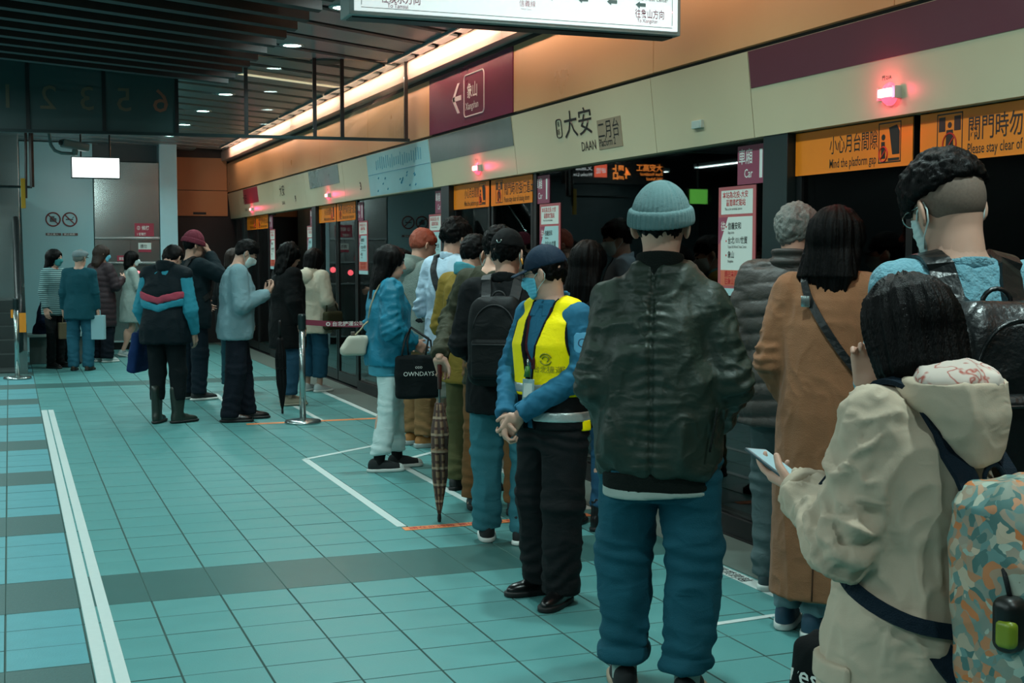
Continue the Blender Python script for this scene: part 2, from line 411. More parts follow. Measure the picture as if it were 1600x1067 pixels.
# orange warning films at the top of the door leaves
def orange_sign(y0, y1, kind, label, small=False):
    o = empty('warning_sign', (XW - 0.01, (y0 + y1) / 2, 1.92), 0, label, 'sign')
    x = XW - 0.024
    ym = y1
    keep(box('film', x, x + 0.012, y0, y1, 1.935, 2.145, M_orange), o)
    xt = x - 0.0008
    if kind == 0:
        keep(wtext('小心月台間隙', 0.092, ym - 0.29, 2.03, M_pict, 0.68, 0.006, xt), o)
        keep(wtext('Mind the platform gap', 0.062, ym - 0.29, 1.957, M_pict, 0.66, 0.004, xt), o)
        py0, py1 = y0 + 0.08, y0 + 0.24
    else:
        keep(wtext('關門時勿強行進出', 0.105, ym - 0.30, 2.02, M_pict, 0.76, 0.006, xt), o)
        keep(wtext('Please stay clear of closing doors', 0.062, ym - 0.30, 1.957, M_pict, 0.66, 0.004, xt), o)
        py0, py1 = y1 - 0.27, y1 - 0.11
    pm = MB()
    for a, b, cc, d in ((py0, py1, 1.955, 1.961), (py0, py1, 2.129, 2.135), (py0, py0 + 0.005, 1.955, 2.135), (py1 - 0.005, py1, 1.955, 2.135)): pm.box(xt, xt + 0.002, a, b, cc, d)
    if kind == 0:
        pm.prism([(py0 + 0.01, 1.99), (py0 + 0.06, 1.99), (py0 + 0.085, 2.11), (py0 + 0.03, 2.12), (py0 + 0.01, 2.09)], 'x', xt, xt + 0.002)
        pm.box(xt, xt + 0.002, py0 + 0.01, py0 + 0.09, 1.963, 1.975)
        pm.prism([(py1 - 0.05, 1.975), (py1 - 0.02, 1.975), (py1 - 0.02, 2.05), (py1 - 0.045, 2.05)], 'x', xt, xt + 0.002)
        pm.prism([(py1 - 0.035 + 0.014 * math.cos(i * PI / 5), 2.07 + 0.014 * math.sin(i * PI / 5)) for i in range(10)], 'x', xt, xt + 0.002)
    else:
        for a in (py0 + 0.012, py1 - 0.052): pm.box(xt, xt + 0.002, a, a + 0.04, 2.06, 2.12)
        pm.prism([(py0 + 0.08 + 0.013 * math.cos(i * PI / 5), 2.085 + 0.013 * math.sin(i * PI / 5)) for i in range(10)], 'x', xt, xt + 0.002)
        pm.prism([(py0 + 0.055, 1.98), (py0 + 0.075, 2.0), (py0 + 0.09, 1.965), (py0 + 0.105, 1.97), (py0 + 0.10, 2.065), (py0 + 0.06, 2.065)], 'x', xt, xt + 0.002)
    keep(pm.build('pictogram', M_pict), o)
    cy_, cz_ = (py1 - 0.035, 1.995) if kind == 0 else ((py0 + py1) / 2, 2.005)
    rr_ = 0.030 if kind == 0 else 0.042
    rg = MB().tube([(xt, cy_ + rr_ * math.cos(2 * PI * i / 20), cz_ + rr_ * 1.1 * math.sin(2 * PI * i / 20)) for i in range(21)], 0.0035, 5, cap=False)
    rg.tube([(xt, cy_ - rr_ * 0.7, cz_ + rr_ * 0.75), (xt, cy_ + rr_ * 0.7, cz_ - rr_ * 0.75)], 0.003, 5)
    keep(rg.build('prohibition_ring', M_pred), o)
    return o
places = ['first', 'second', 'third', 'last']
for k in range(0, 4):
    c = 4.72 + PER * k
    near = ['nearest the camera', 'above the heads of the middle queue', 'behind the belt post', 'at the far end of the wall'][k]
    orange_sign(c + 0.025, c + 0.935, 0, 'orange platform gap warning film on door glass ' + near, k > 0)
    orange_sign(c - 0.93, c - 0.025, 1, 'orange closing doors warning film on door glass ' + near, k > 0)

# car number plates and notices on the fixed glass
M_plate = mat('plum_plate', '#8a3f55', 0.45); M_wink = mat('pale_ink', '#d9dcd6', 0.5)
M_poster = mat('poster_coral', '#a9575a', 0.55); M_paper = mat('poster_paper', '#c9d6cf', 0.55); M_pblue = mat('poster_blue', '#9fc6c8', 0.55)
def car_plate(yc, label):
    o = empty('car_number_sign', (XW - 0.02, yc, 1.92), 0, label, 'sign', 'car number plates on the glass')
    x = XW - 0.012
    keep(box('plate', x, x + 0.005, yc - 0.145, yc + 0.145, 1.92, 2.125, M_plate), o)
    keep(wtext('車廂', 0.088, yc + 0.135, 2.035, M_wink, 0.82, 0.008, x - 0.0008), o)
    keep(wtext('Car', 0.066, yc + 0.075, 1.955, M_wink, 0.85, 0.006, x - 0.0008), o)
    keep(wtext('1', 0.20, yc - 0.050, 1.955, M_wink, 0.85, 0.035, x - 0.0008), o)
def poster(yc, label, v=0):
    o = empty('notice_poster', (XW - 0.02, yc, 1.32), 0, label, 'poster', 'coral notices on the glass')
    x = XW - 0.0115; y0, y1 = yc - 0.195, yc + 0.195
    keep(box('sheet', x, x + 0.004, y0, y1, 1.36, 1.915, M_poster), o)
    keep(box('foot_band', x, x + 0.004, y0, y1, 1.32, 1.36, M_pblue), o)
    keep(box('text_panel', x - 0.0006, x, y0 + 0.03, y1 - 0.03, 1.765, 1.895, M_paper), o)
    mb = MB().prism([(y0 + 0.03, 1.75), (y1 - 0.105, 1.75), (y1 - 0.03, 1.62), (y1 - 0.03, 1.46), (y0 + 0.03, 1.46)], 'x', x - 0.0006, x)
    keep(mb.build('route_panel', M_pblue if v else M_paper), o)
    keep(MB().prism([(y1 - 0.105, 1.75), (y1, 1.75), (y1, 1.60), (y1 - 0.03, 1.62)], 'x', x - 0.0005, x).build('corner', M_plate), o)
    keep(box('destination_panel', x - 0.0005, x, y0 + 0.03, y1 - 0.03, 1.375, 1.46, mat('poster_orange', '#c4684e', 0.55)), o)
    xt = x - 0.0014
    keep(wtext('本站為北投-大安', 0.040, y1 - 0.045, 1.855, M_red, 0.92, 0.01, xt), o)
    keep(wtext('區間車終點站', 0.040, y1 - 0.085, 1.812, M_red, 0.85, 0.01, xt), o)
    keep(wtext('This is the terminal station', 0.020, y1 - 0.07, 1.787, M_ink, 0.85, 0.0, xt), o)
    keep(wtext('往', 0.055, y1 - 0.03, 1.68, M_wink, 0.9, 0.01, xt), o)
    for i, (zh, en) in enumerate((('信義安和', 'Xinyi Anhe'), ('台北101/世貿', 'Taipei 101/World Trade Center'), ('象山', 'Xiangshan'))):
        z = 1.685 - i * 0.078
        keep(wtext(zh, 0.042, y1 - 0.105, z, M_ink, 0.85, 0.012, xt), o); keep(wtext(en, 0.021, y1 - 0.105, z - 0.027, M_ink, 0.72, 0.0, xt), o)
        dt = MB().prism([(y1 - 0.088 + 0.006 * math.cos(j * PI / 4), z + 0.012 + 0.006 * math.sin(j * PI / 4)) for j in range(8)], 'x', xt, xt + 0.001); keep(dt.build('stop_dot', M_red), o)
    keep(wtext('請在本月台搭乘', 0.038, y1 - 0.075, 1.425, M_red, 0.88, 0.012, xt), o)
    keep(wtext('往象山方向列車', 0.038, y1 - 0.075, 1.385, M_red, 0.88, 0.012, xt), o)
car_plate(6.09, 'plum Car 1 plate on the glass right of the beanie man')
poster(6.24, 'coral bilingual service notice on the glass right of the beanie man')
car_plate(9.03, 'plum Car 1 plate on glass above the yellow-vested attendant')
poster(8.88, 'coral and pale blue notice on glass behind the navy peaked cap', 1)
car_plate(11.49, 'plum Car 1 plate on glass above the red-haired person')
poster(11.64, 'pale notice on glass behind the tall man in white', 1)
car_plate(14.43, 'small far Car 1 plate on glass above the woman in blue')
poster(14.30, 'tall pale blue notice on glass left of the woman in blue', 1)
car_plate(16.90, 'far Car 1 plate on the glass above the cream jacket'); poster(17.05, 'far notice on the glass above the black coat', 1)
car_plate(19.83, 'farthest Car 1 plate on the glass near the end wall'); poster(19.70, 'farthest notice on the glass near the end wall')

# red status lamps over the doors
M_lens = mat('red_lamp_lens', (1.0, 0.06, 0.10), 0.3, emit=3.2); M_lampb = mat('lamp_bracket', '#cfd4d2', 0.35, metal=0.6)
M_core = mat('red_lamp_core', (1.0, 0.50, 0.36), 0.3, emit=3.0)
for k, (y, lab) in enumerate(((4.82, 'glowing red door lamp nearest the camera above orange film'), (10.22, 'glowing red door lamp under the grey band below the purple sign'),
                              (15.62, 'glowing red door lamp beside the pale blue map panel'), (20.95, 'farthest glowing red door lamp below the red band'))):
    o = empty('door_lamp', fascia_pt(y, 0.2), 0, lab, 'lamp', 'red door lamps on the fascia')
    p = fascia_pt(y, 0.22)
    lens = MB(); lens.lathe([(0.0, 0.034), (0.025, 0.031), (0.043, 0.020), (0.052, 0.004), (0.052, -0.004)], 20, cap=True)
    R_ = Matrix(((0, 0, -1), (0, 1, 0), (1, 0, 0))).to_4x4()
    lens.v = [tuple(p + Vector((R_ @ Vector(v)))) for v in lens.v]
    keep(lens.build('lens', M_lens, smooth=True), o)
    co = MB(); co.box(p.x - 0.044, p.x - 0.018, y - 0.055, y + 0.035, p.z - 0.017, p.z + 0.02, 0.006); keep(co.build('bulb_window', M_core), o)
    br = MB(); br.box(p.x - 0.036, p.x + 0.004, y - 0.078, y - 0.056, p.z - 0.026, p.z + 0.028, 0.003); br.box(p.x - 0.026, p.x + 0.004, y + 0.056, y + 0.064, p.z - 0.026, p.z + 0.028, 0.002)
    keep(br.build('bracket', M_lampb), o)
    keep(ftext('門 21A', 0.022, y + 0.045, 0.365, M_ink, 1.0, 0.005), o)
    l = bpy.data.lights.new('door_lamp_light', 'POINT'); l.energy = 1.4; l.color = (1, 0.03, 0.12); l.shadow_soft_size = 0.03
    lo = bpy.data.objects.new('door_lamp_light', l); COL.objects.link(lo); lo.location = p + Vector((-0.09, 0, 0)); lo.parent = o; lo.matrix_parent_inverse = Matrix.Translation(o.location).inverted()
# small junction box on the fascia
jb = MB(); p = fascia_pt(6.52, 0.27); jb.box(p.x - 0.02, p.x + 0.004, 6.465, 6.575, p.z - 0.022, p.z + 0.022, 0.003); jb.box(p.x - 0.022, p.x - 0.019, 6.48, 6.50, p.z - 0.016, p.z + 0.016)
tag(jb.build('junction_box', mat('grey_plastic', '#9fb3ac', 0.5)), 'small grey box on the cream fascia right of the station name', 'box')

# ---- tunnel beyond the glass
tw = MB(); tw.box(7.6, 7.9, -3, 26, -1.4, 4.5); tw.build('wall_tunnel', M_tunnel, kind='structure')
tb = MB(); tb.box(3.9, 7.6, -3, 26, -1.5, -1.2); tb.build('floor_track', M_ballast, kind='structure')
tcl = MB(); tcl.box(3.9, 7.9, -3, 26, 4.4, 4.6); tcl.build('ceiling_tunnel', M_ballast, kind='structure')
rails = MB()
for x in (4.9, 6.33):
    tag(MB().box(x - 0.035, x + 0.035, -3, 26, -1.2, -1.03).build('rail', mat('rail_steel', '#51504a', 0.4, metal=0.8)), 'steel running rail beyond the glass, ' + ('near the platform' if x < 5 else 'by the tunnel wall'), 'rail')
for z, h_ in ((1.05, 0.10), (1.62, 0.16), (2.05, 0.07)):
    box('cable_tray', 7.46, 7.6, -3, 26, z, z + h_, mat('tray_brown', '#4a3a26', 0.6), bpy.data.objects['wall_tunnel'])

# ---------------------------------------------------------------- end wall, column, stainless lift front
M_end = mat('end_panel_enamel', '#d08656', 0.4, var=0.06, vscale=2)
M_column = mat('column_enamel', '#a9d2da', 0.35, var=0.05)
M_steel = mat('brushed_steel', '#8b9391', 0.24, metal=0.95, var=0.04, vscale=2.0, stretch=(1, 1, 12), rvar=0.03)
M_wallb = mat('pale_teal_wall', '#8dbcc2', 0.32, var=0.05, vscale=1.5)
ew = MB().box(2.58, 3.9, 23.25, 23.5, 0, 3.4).build('wall_end', M_black, kind='structure')
box('end_panel', 2.60, 3.565, 23.2, 23.26, 2.645, 3.20, M_end, ew, b=0.003)
box('end_panel', 2.60, 3.57, 23.2, 23.26, 2.20, 2.635, M_end, ew, b=0.003)
box('vent_plate', 2.98, 3.2, 23.19, 23.20, 2.225, 2.265, M_frame, ew)
cl = MB().box(2.30, 2.58, 22.0, 23.5, 0, 3.42, 0.012).build('trim_1', M_column, kind='structure'); cl['label'] = 'pale blue clad column at the end of the platform'
wb = MB().box(-5, 2.30, 22.35, 22.5, 0, 3.42).build('wall_back', mat('back_wall_dark', '#314144', 0.5, var=0.08), kind='structure')
box('wall_panel', 0.18, 1.27, 22.0, 22.36, 0.0, 3.30, M_wallb, wb, b=0.004)
lf = empty('lift_front', (1.79, 22.1, 0), 0, 'brushed stainless steel lift front with red call lamps beside the column', 'lift')
keep(box('upper_cladding', 1.28, 2.295, 22.02, 22.34, 1.80, 3.02, M_steel, b=0.01), lf)
keep(box('mid_cladding', 1.28, 2.295, 22.05, 22.34, 1.40, 1.785, M_steel, b=0.006), lf)
keep(box('lower_cladding', 1.28, 2.295, 22.05, 22.34, 0.14, 1.385, M_steel, b=0.006), lf)
for z in (1.785, 1.385, 1.02, 0.12): keep(box('ledge', 1.28, 2.295, 22.0, 22.1, z, z + 0.03, mat('bright_steel', '#c9d6d6', 0.2, metal=0.9), b=0.004), lf)
keep(box('plinth', 1.28, 2.295, 22.08, 22.34, 0, 0.12, M_black), lf)
keep(box('call_panel', 1.80, 2.26, 22.035, 22.05, 1.06, 1.37, mat('dark_steel', '#565d5b', 0.35, metal=0.8)), lf)
for x, z in ((1.93, 1.225), (2.235, 1.275)):
    b_ = MB().lathe([(0.0, 0.03), (0.035, 0.022), (0.05, 0.0)], 16); b_.v = [(x + v[0], 22.03 - v[2], z + v[1]) for v in b_.v]
    keep(b_.build('call_lamp', mat('call_lamp_red', (1.0, 0.13, 0.16), 0.3, emit=3.5), smooth=True), lf)
keep(box('access_door_gap', 1.83, 1.836, 22.045, 22.05, 0.15, 1.0, M_black), lf)
keep(box('access_door_gap', 1.83, 1.836, 22.045, 22.05, 1.42, 1.78, M_black), lf)
def wall_sticker(name, x0, x1, z0, z1, rows, label, y=22.0):
    d_ = 0.003
    o = empty(name, ((x0 + x1) / 2, y, z0), 0, label, 'sign')
    for i, (a, b, m, t, ts) in enumerate(rows):
        zz0, zz1 = z0 + (z1 - z0) * a, z0 + (z1 - z0) * b
        keep(box('sticker_band', x0, x1, y - 0.004, y + 0.004, zz0, zz1, m), o)
        if t: keep(text('lettering', t, (zz1 - zz0) * 0.7 * ts, M_ink if m is M_paper else M_wink, None, (x0 + 0.03, y - 0.006, zz0 + (zz1 - zz0) * 0.24), (1, 0, 0), (0, 0, 1), 0.8, 0.012), o)
    return o
M_sred = mat('sticker_red', '#9c2b41', 0.5)
wall_sticker('safety_sticker', 1.90, 2.20, 1.83, 2.04, ((0, 0.36, M_sred, '1 號電梯', 0.9), (0.36, 1, M_sred, '② 候梯', 0.8)), 'red and white safety sticker on the upper stainless cladding', 22.0155)
wall_sticker('notice_sticker', 1.955, 2.155, 1.575, 1.725, ((0, 0.3, M_sred, '', 1), (0.3, 1, M_paper, '請勿', 0.9)), 'small white notice with a red foot on the stainless front', 22.044)
wall_sticker('notice_sticker', 1.62, 1.86, 1.43, 1.52, ((0, 1, M_sred, '緊急', 0.8),), 'low red sticker on the stainless front behind the brown coat', 22.044)
# prohibition signs on the pale wall
for i, (x, lab) in enumerate(((0.66, 'round no-entry pictogram on the pale teal wall, left one'), (0.91, 'round no-smoking pictogram on the pale teal wall, right one'))):
    o = empty('prohibition_sign', (x, 22.0, 1.82), 0, lab, 'sign')
    rg = MB(); rg.tube([(x + 0.105 * math.cos(2 * PI * j / 28), 21.992, 2.09 + 0.105 * math.sin(2 * PI * j / 28)) for j in range(29)], 0.012, 6, cap=False)
    rg.tube([(x - 0.07, 21.992, 2.16), (x + 0.07, 21.992, 2.02)], 0.01, 6)
    keep(rg.build('ring', mat('sign_red_brown', '#7a4040', 0.5)), o)
    pm = MB()
    if i == 0: pm.box(x - 0.05, x + 0.05, 21.993, 21.999, 2.05, 2.11); pm.box(x - 0.03, x + 0.02, 21.993, 21.999, 2.11, 2.14)
    else: pm.box(x - 0.06, x + 0.05, 21.993, 21.999, 2.08, 2.10); pm.tube([(x + 0.04, 21.996, 2.11), (x + 0.06, 21.996, 2.13)], 0.006, 5)
    keep(pm.build('pictogram', mat('sign_dark', '#3b4f52', 0.5)), o)
    keep(box('caption_plate', x - 0.115, x + 0.115, 21.99, 21.999, 1.835, 1.875, mat('caption_brown', '#5d4540', 0.5)), o)
    keep(text('lettering', '禁止進入' if i == 0 else '禁止吸菸', 0.034, M_wink, None, (x - 0.095, 21.9885, 1.843), (1, 0, 0), (0, 0, 1), 1.25, 0.01), o)

# ---------------------------------------------------------------- ceiling: flat planks and hanging baffles, both laid on the skew
M_ceil = mat('ceiling_void', '#070a0b', 0.8)
M_plank = mat('ceiling_plank', '#76878a', 0.36, var=0.06, vscale=1.5)
M_baf = mat('ceiling_baffle', '#141d1e', 0.55, var=0.1)
ceil = MB().box(-5, 3.95, -1.5, 23.6, 3.46, 3.6).build('ceiling', M_ceil, kind='structure')
SL = math.tan(math.radians(31))
y = 0.4
pi_ = 0
while y < 23.5:
    x0 = 1.95 if y < 11.2 else -3.0
    x1 = 3.46
    yy0, yy1 = y + SL * (x0 - 2.1), y + SL * (x1 - 2.1)
    w = 0.44
    if yy1 + w < 23.2:
        MB().prism([(x0, yy0), (x1, yy1), (x1, yy1 + w), (x0, yy0 + w)], 'z', 3.315, 3.335).build('plank', M_plank, ceil)
    else:
        xe = min(x1, x0 + (23.15 - w - yy0) / SL)
        if xe > x0 + 0.2: MB().prism([(x0, yy0), (xe, yy0 + SL * (xe - x0)), (xe, yy0 + SL * (xe - x0) + w), (x0, yy0 + w)], 'z', 3.315, 3.335).build('plank', M_plank, ceil)
    y += 0.605
SB = math.tan(math.radians(26))
y = -0.6
while y < 10.6:
    x0, x1 = -3.2, 1.78
    MB().prism([(x0, y + SB * x0), (x1, y + SB * x1), (x1, y + SB * x1 + 0.10), (x0, y + SB * x0 + 0.10)], 'z', 3.0, 3.20).build('baffle', M_baf, ceil)
    y += 0.36

# left side of the island platform (seen only in reflections and from the side)
wl = MB().box(-5.2, -5.0, -1.5, 23.6, 0, 3.46).build('wall_left', mat('far_side_wall', '#1e2829', 0.4, var=0.1, vscale=1), kind='structure')
wbk = MB().box(-5.2, 3.95, -1.7, -1.5, 0, 3.46).build('wall_front', mat('near_end_wall', '#1c2526', 0.6, var=0.1, vscale=1), kind='structure')

# ---------------------------------------------------------------- lamps of the room and added fill
M_lampglow = mat('lamp_glow', (0.75, 1.0, 0.98), 0.4, emit=26.0); M_ring = mat('lamp_ring', '#aebdbb', 0.4, metal=0.5)
dlys = [0.2 + 1.83 * i for i in range(0, 12)]
for i, y in enumerate(dlys):
    seen_ = y > 8.5
    o = empty('downlight', (2.28, y, 3.315), 0, ['', 'round recessed ceiling downlight nearest the white hanging sign', 'second recessed downlight along the ceiling row', 'third recessed downlight along the row, beyond the glass barrier edge', 'fourth recessed downlight, seen through the glass barrier', 'fifth recessed downlight, low behind the barrier', 'sixth recessed downlight, just under the barrier rail', 'seventh recessed downlight, near the end wall', 'last recessed downlight of the row by the end wall'][max(0, min(8, i - 4))] if i >= 5 else 'recessed ceiling downlight above or behind the viewer', 'lamp', 'ceiling downlights')
    rg = MB().lathe([(0.075, 0.004), (0.105, 0.004), (0.108, -0.004), (0.10, -0.012), (0.075, -0.010)], 24, cap=False); rg.build('rim', M_ring, o, smooth=True)
    MB().lathe([(0.0, -0.006), (0.076, -0.006), (0.076, -0.002)], 24).build('diffuser', M_lampglow, o)
    l = bpy.data.lights.new('downlight_lamp', 'AREA'); l.shape = 'DISK'; l.size = 0.15; l.energy = P_DOWN * (0.25 if y > 21.5 else 1.0); l.color = COOL; l.spread = math.radians(140)
    lo = bpy.data.objects.new('downlight_lamp', l); COL.objects.link(lo); lo.location = (0, 0, -0.02); lo.parent = o
# rows of added fill lamps, unseen, hung under the baffles over the island platform
for xr, tone in ((-1.3, 1.0), (-3.2, 0.8)):
    for y in [0.6 + 2.55 * i for i in range(9)]:
        o = empty('fill_luminaire', (xr, y, 2.97), 0, 'unseen linear lamp added as soft fill over the middle of the platform', 'lamp', 'added fill lamps over the island platform')
        MB().box(-0.06, 0.06, -0.75, 0.75, 0.0, 0.05, 0.006).build('housing', M_ring, o)
        MB().box(-0.05, 0.05, -0.73, 0.73, -0.006, 0.0).build('diffuser', mat('fill_glow', (0.72, 1.0, 0.98), 0.4, emit=5.0), o)
        l = bpy.data.lights.new('fill_lamp', 'AREA'); l.shape = 'RECTANGLE'; l.size = 0.10; l.size_y = 1.46; l.energy = P_FILL * tone; l.color = COOL
        lo = bpy.data.objects.new('fill_lamp', l); COL.objects.link(lo); lo.location = (0, 0, -0.015); lo.parent = o
# cove lamps in the slot between the ceiling planks and the curb
for i in range(9):
    y = 0.2 + 2.6 * i
    o = empty('wall_washer', (3.30, y, 3.300), 0, 'slim warm wall-washing lamp under the ceiling edge facing the curb', 'lamp', 'wall washers along the ceiling edge')
    MB().box(-0.010, 0.014, -1.22, 1.22, -0.010, 0.014, 0.002).build('housing', M_plank, o)
    MB().box(0.014, 0.017, -1.2, 1.2, -0.009, 0.011).build('diffuser', mat('washer_glow', (1.0, 0.66, 0.44), 0.4, emit=3.0), o)
    l = bpy.data.lights.new('wall_washer_light', 'AREA'); l.shape = 'RECTANGLE'; l.size = 0.02; l.size_y = 2.4; l.energy = P_COVE; l.color = WARM
    lo = bpy.data.objects.new('wall_washer_light', l); COL.objects.link(lo); lo.parent = o; lo.location = (0.022, 0, 0); lo.rotation_euler = (0, math.radians(-58), 0)
# cream linear lamp lying along a plank joint beyond the barrier
o = empty('ceiling_strip_lamp', (2.67, 13.15, 3.30), math.atan2(0.69, 1.13), 'cream glowing strip lamp along a ceiling plank behind the barrier', 'lamp')
MB().box(-0.66, 0.66, -0.06, 0.06, -0.03, 0.012, 0.004).build('housing', M_ring, o)
MB().box(-0.645, 0.645, -0.05, 0.05, -0.034, -0.03).build('diffuser', mat('strip_glow', (1.0, 0.78, 0.52), 0.4, emit=0.75), o)
# round speaker grille in the ceiling
gp = MB().lathe([(0.0, -0.014), (0.13, -0.014), (0.15, -0.004), (0.15, 0.003)], 28); o = gp.build('ceiling_speaker', mat('grille_grey', '#44504f', 0.6, bump=0.3, bscale=300), smooth=False); o.location = (2.76, 12.0, 3.314)
tag(o, 'round grey speaker grille flush in the dark ceiling planks', 'speaker')
# ================================================================== HANGING AND STANDING THINGS
xd, zd = (1, 0, 0), (0, 0, 1)
# overhead route sign (lightbox), facing the camera
os_ = empty('route_sign', (1.94, 4.97, 2.46), 0, 'white illuminated route sign hanging from the ceiling at the top', 'sign')
M_signw = mat('lightbox_face', (0.86, 0.95, 0.94), 0.4, emit=0.62); M_signf = mat('sign_frame', '#8b9a97', 0.4, metal=0.5)
keep(box('cabinet', 1.23, 2.65, 4.955, 5.10, 2.46, 3.02, M_signf, b=0.004), os_)
keep(box('face', 1.25, 2.63, 4.945, 4.957, 2.475, 3.0, M_signw), os_)
keep(box('underside', 1.25, 2.63, 4.99, 5.08, 2.455, 2.463, M_black), os_)
fl = MB()
for a, b, c_, d in ((1.275, 2.605, 2.487, 2.489), (1.275, 1.277, 2.497, 2.98), (2.603, 2.605, 2.497, 2.98)): fl.box(a, b, 4.943, 4.946, c_, d)
keep(fl.build('border_line', mat('border_ink', '#7a8a88', 0.5)), os_)
def stext(body, size, x, z, m, w=1.0, bold=0.0, al='LEFT'): return keep(text('lettering', body, size, m, None, (x, 4.9432, z), xd, zd, w, bold, al), os_)
M_wine = mat('wine_ink', '#8e3d55', 0.5); M_pinkl = mat('pink_arrow_glow', (1.0, 0.30, 0.34), 0.4, emit=3.0); M_pale = mat('pale_pink_ink', '#d7a3ac', 0.5); M_arrow = mat('grey_arrow', '#6f8280', 0.5)
stext('往淡水方向', 0.040, 1.352, 2.513, M_wine, 0.80, 0.006); stext('To Tamsui', 0.024, 1.378, 2.492, M_wine, 0.80, 0.002)
stext('往象山方向', 0.040, 2.432, 2.524, M_wine, 0.68, 0.006); stext('To Xiangshan', 0.022, 2.442, 2.503, M_wine, 0.78, 0.002)
stext('往101/ World Trade Center', 0.026, 2.36, 2.592, M_ink, 0.74, 0.006); stext('信義線', 0.028, 1.92, 2.535, M_pale, 0.85, 0.004); stext('Xinyi Line', 0.012, 1.925, 2.52, M_pale)
keep(MB().prism([(2.578, 2.535), (2.578, 2.570), (2.606, 2.5525)], 'y', 4.9415, 4.946).build('lit_arrow', M_pinkl), os_)
keep(MB().prism([(1.322, 2.535), (1.322, 2.585), (1.288, 2.57)], 'y', 4.9415, 4.946).build('arrow', M_arrow), os_)
for x in (2.045, 2.175, 2.305, 2.435):
    z = 2.578 if x < 2.4 else 2.574
    keep(MB().prism([(x, z), (x + 0.018, z + 0.014), (x + 0.018, z + 0.007), (x + 0.045, z + 0.007), (x + 0.045, z - 0.007), (x + 0.018, z - 0.007), (x + 0.018, z - 0.014)], 'y', 4.9415, 4.946).build('arrow', M_arrow), os_)
stext('大安 Daan', 0.07, 1.80, 2.80, M_ink, 0.9, 0.008)
for x in (1.45, 2.42): keep(MB().tube([(x, 5.03, 3.0), (x, 5.03, 3.46)], 0.016, 10).build('hanger_rod', M_signf), os_)

# glass smoke barrier across the platform
bx_ = empty('smoke_barrier', (1.7, 11.95, 2.6), 0, 'hanging glass smoke barrier with dark frame across the platform ceiling', 'barrier')
M_bglass = glass_mat('barrier_glass', (0.90, 0.97, 0.95), 0.93, 0.01, 1.45)
M_frost = mat('barrier_film', '#2e4646', 0.35, alpha=0.88)
A_, B_ = Vector((-3.2, 12.35, 0)), Vector((3.49, 11.80, 0))
def bar_at(x): t = (x - A_.x) / (B_.x - A_.x); return A_.lerp(B_, t)
def bar_slab(x0, x1, z0, z1, th):
    p, q = bar_at(x0), bar_at(x1); d = Vector((q.y - p.y, -(q.x - p.x), 0)).normalized() * th / 2
    return MB().prism([((p - d).x, (p - d).y), ((q - d).x, (q - d).y), ((q + d).x, (q + d).y), ((p + d).x, (p + d).y)], 'z', z0, z1)
posts = [-2.6, -1.7, -0.95, 0.18, 0.80, 1.41, 2.01, 2.62, 2.87, 3.46]
keep(bar_slab(-3.1, 3.49, 2.585, 2.612, 0.05).build('bottom_rail', M_frame), bx_)
for x in posts: keep(bar_slab(x - 0.016, x + 0.016, 2.61, 3.33, 0.04).build('mullion', M_black), bx_)
for x0, x1 in zip(posts[:-1], posts[1:]):
    keep(bar_slab(x0 + 0.016, x1 - 0.016, 2.61, 3.31, 0.012).build('pane', M_frost if x1 < 1.5 else M_bglass), bx_)
M_dig = mat('digit_film', '#57503f', 0.5)
for ch, x in (('1', 0.075), ('2', 0.40), ('3', 0.715), ('5', 1.02), ('6', 1.33)):
    p = bar_at(x); keep(text('lettering', ch, 0.29, mat('digit_warm', '#7a4f3c', 0.5) if ch == '6' else M_dig, None, (p.x + 0.02, p.y - 0.013, 2.79), (1, -0.08, 0), zd, 1.05, 0.0, flip=True), bx_)

# white illuminated sign beyond the barrier
ws = empty('illuminated_sign', (1.08, 18.0, 2.53), 0, 'bright white illuminated box sign hanging before the steel front', 'sign')
keep(box('housing', 0.775, 1.385, 17.99, 18.10, 2.525, 2.805, M_frame, b=0.012), ws)
keep(box('face', 0.788, 1.372, 17.98, 17.992, 2.538, 2.792, mat('sign_glow', (0.92, 1.0, 0.98), 0.4, emit=2.6), b=0.004), ws)
keep(box('rear_face', 0.788, 1.372, 18.098, 18.11, 2.538, 2.792, MATS['sign_glow'], b=0.004), ws)
l = bpy.data.lights.new('sign_rear_light', 'AREA'); l.shape = 'RECTANGLE'; l.size = 0.56; l.size_y = 0.24; l.energy = 14; l.color = COOL
lo = bpy.data.objects.new('sign_rear_light', l); COL.objects.link(lo); lo.location = (1.08, 18.13, 2.665); lo.rotation_euler = (PI / 2, 0, 0); keep(lo, ws)
for x in (0.9, 1.26): keep(MB().tube([(x, 18.05, 2.8), (x, 18.05, 3.46)], 0.012, 8).build('hanger_rod', M_frame), ws)
keep(text('lettering', '出口 電梯', 0.10, mat('faint_ink', (0.62, 0.74, 0.72), 0.5, emit=1.4), None, (0.86, 17.978, 2.64), xd, zd, 1.0), ws)

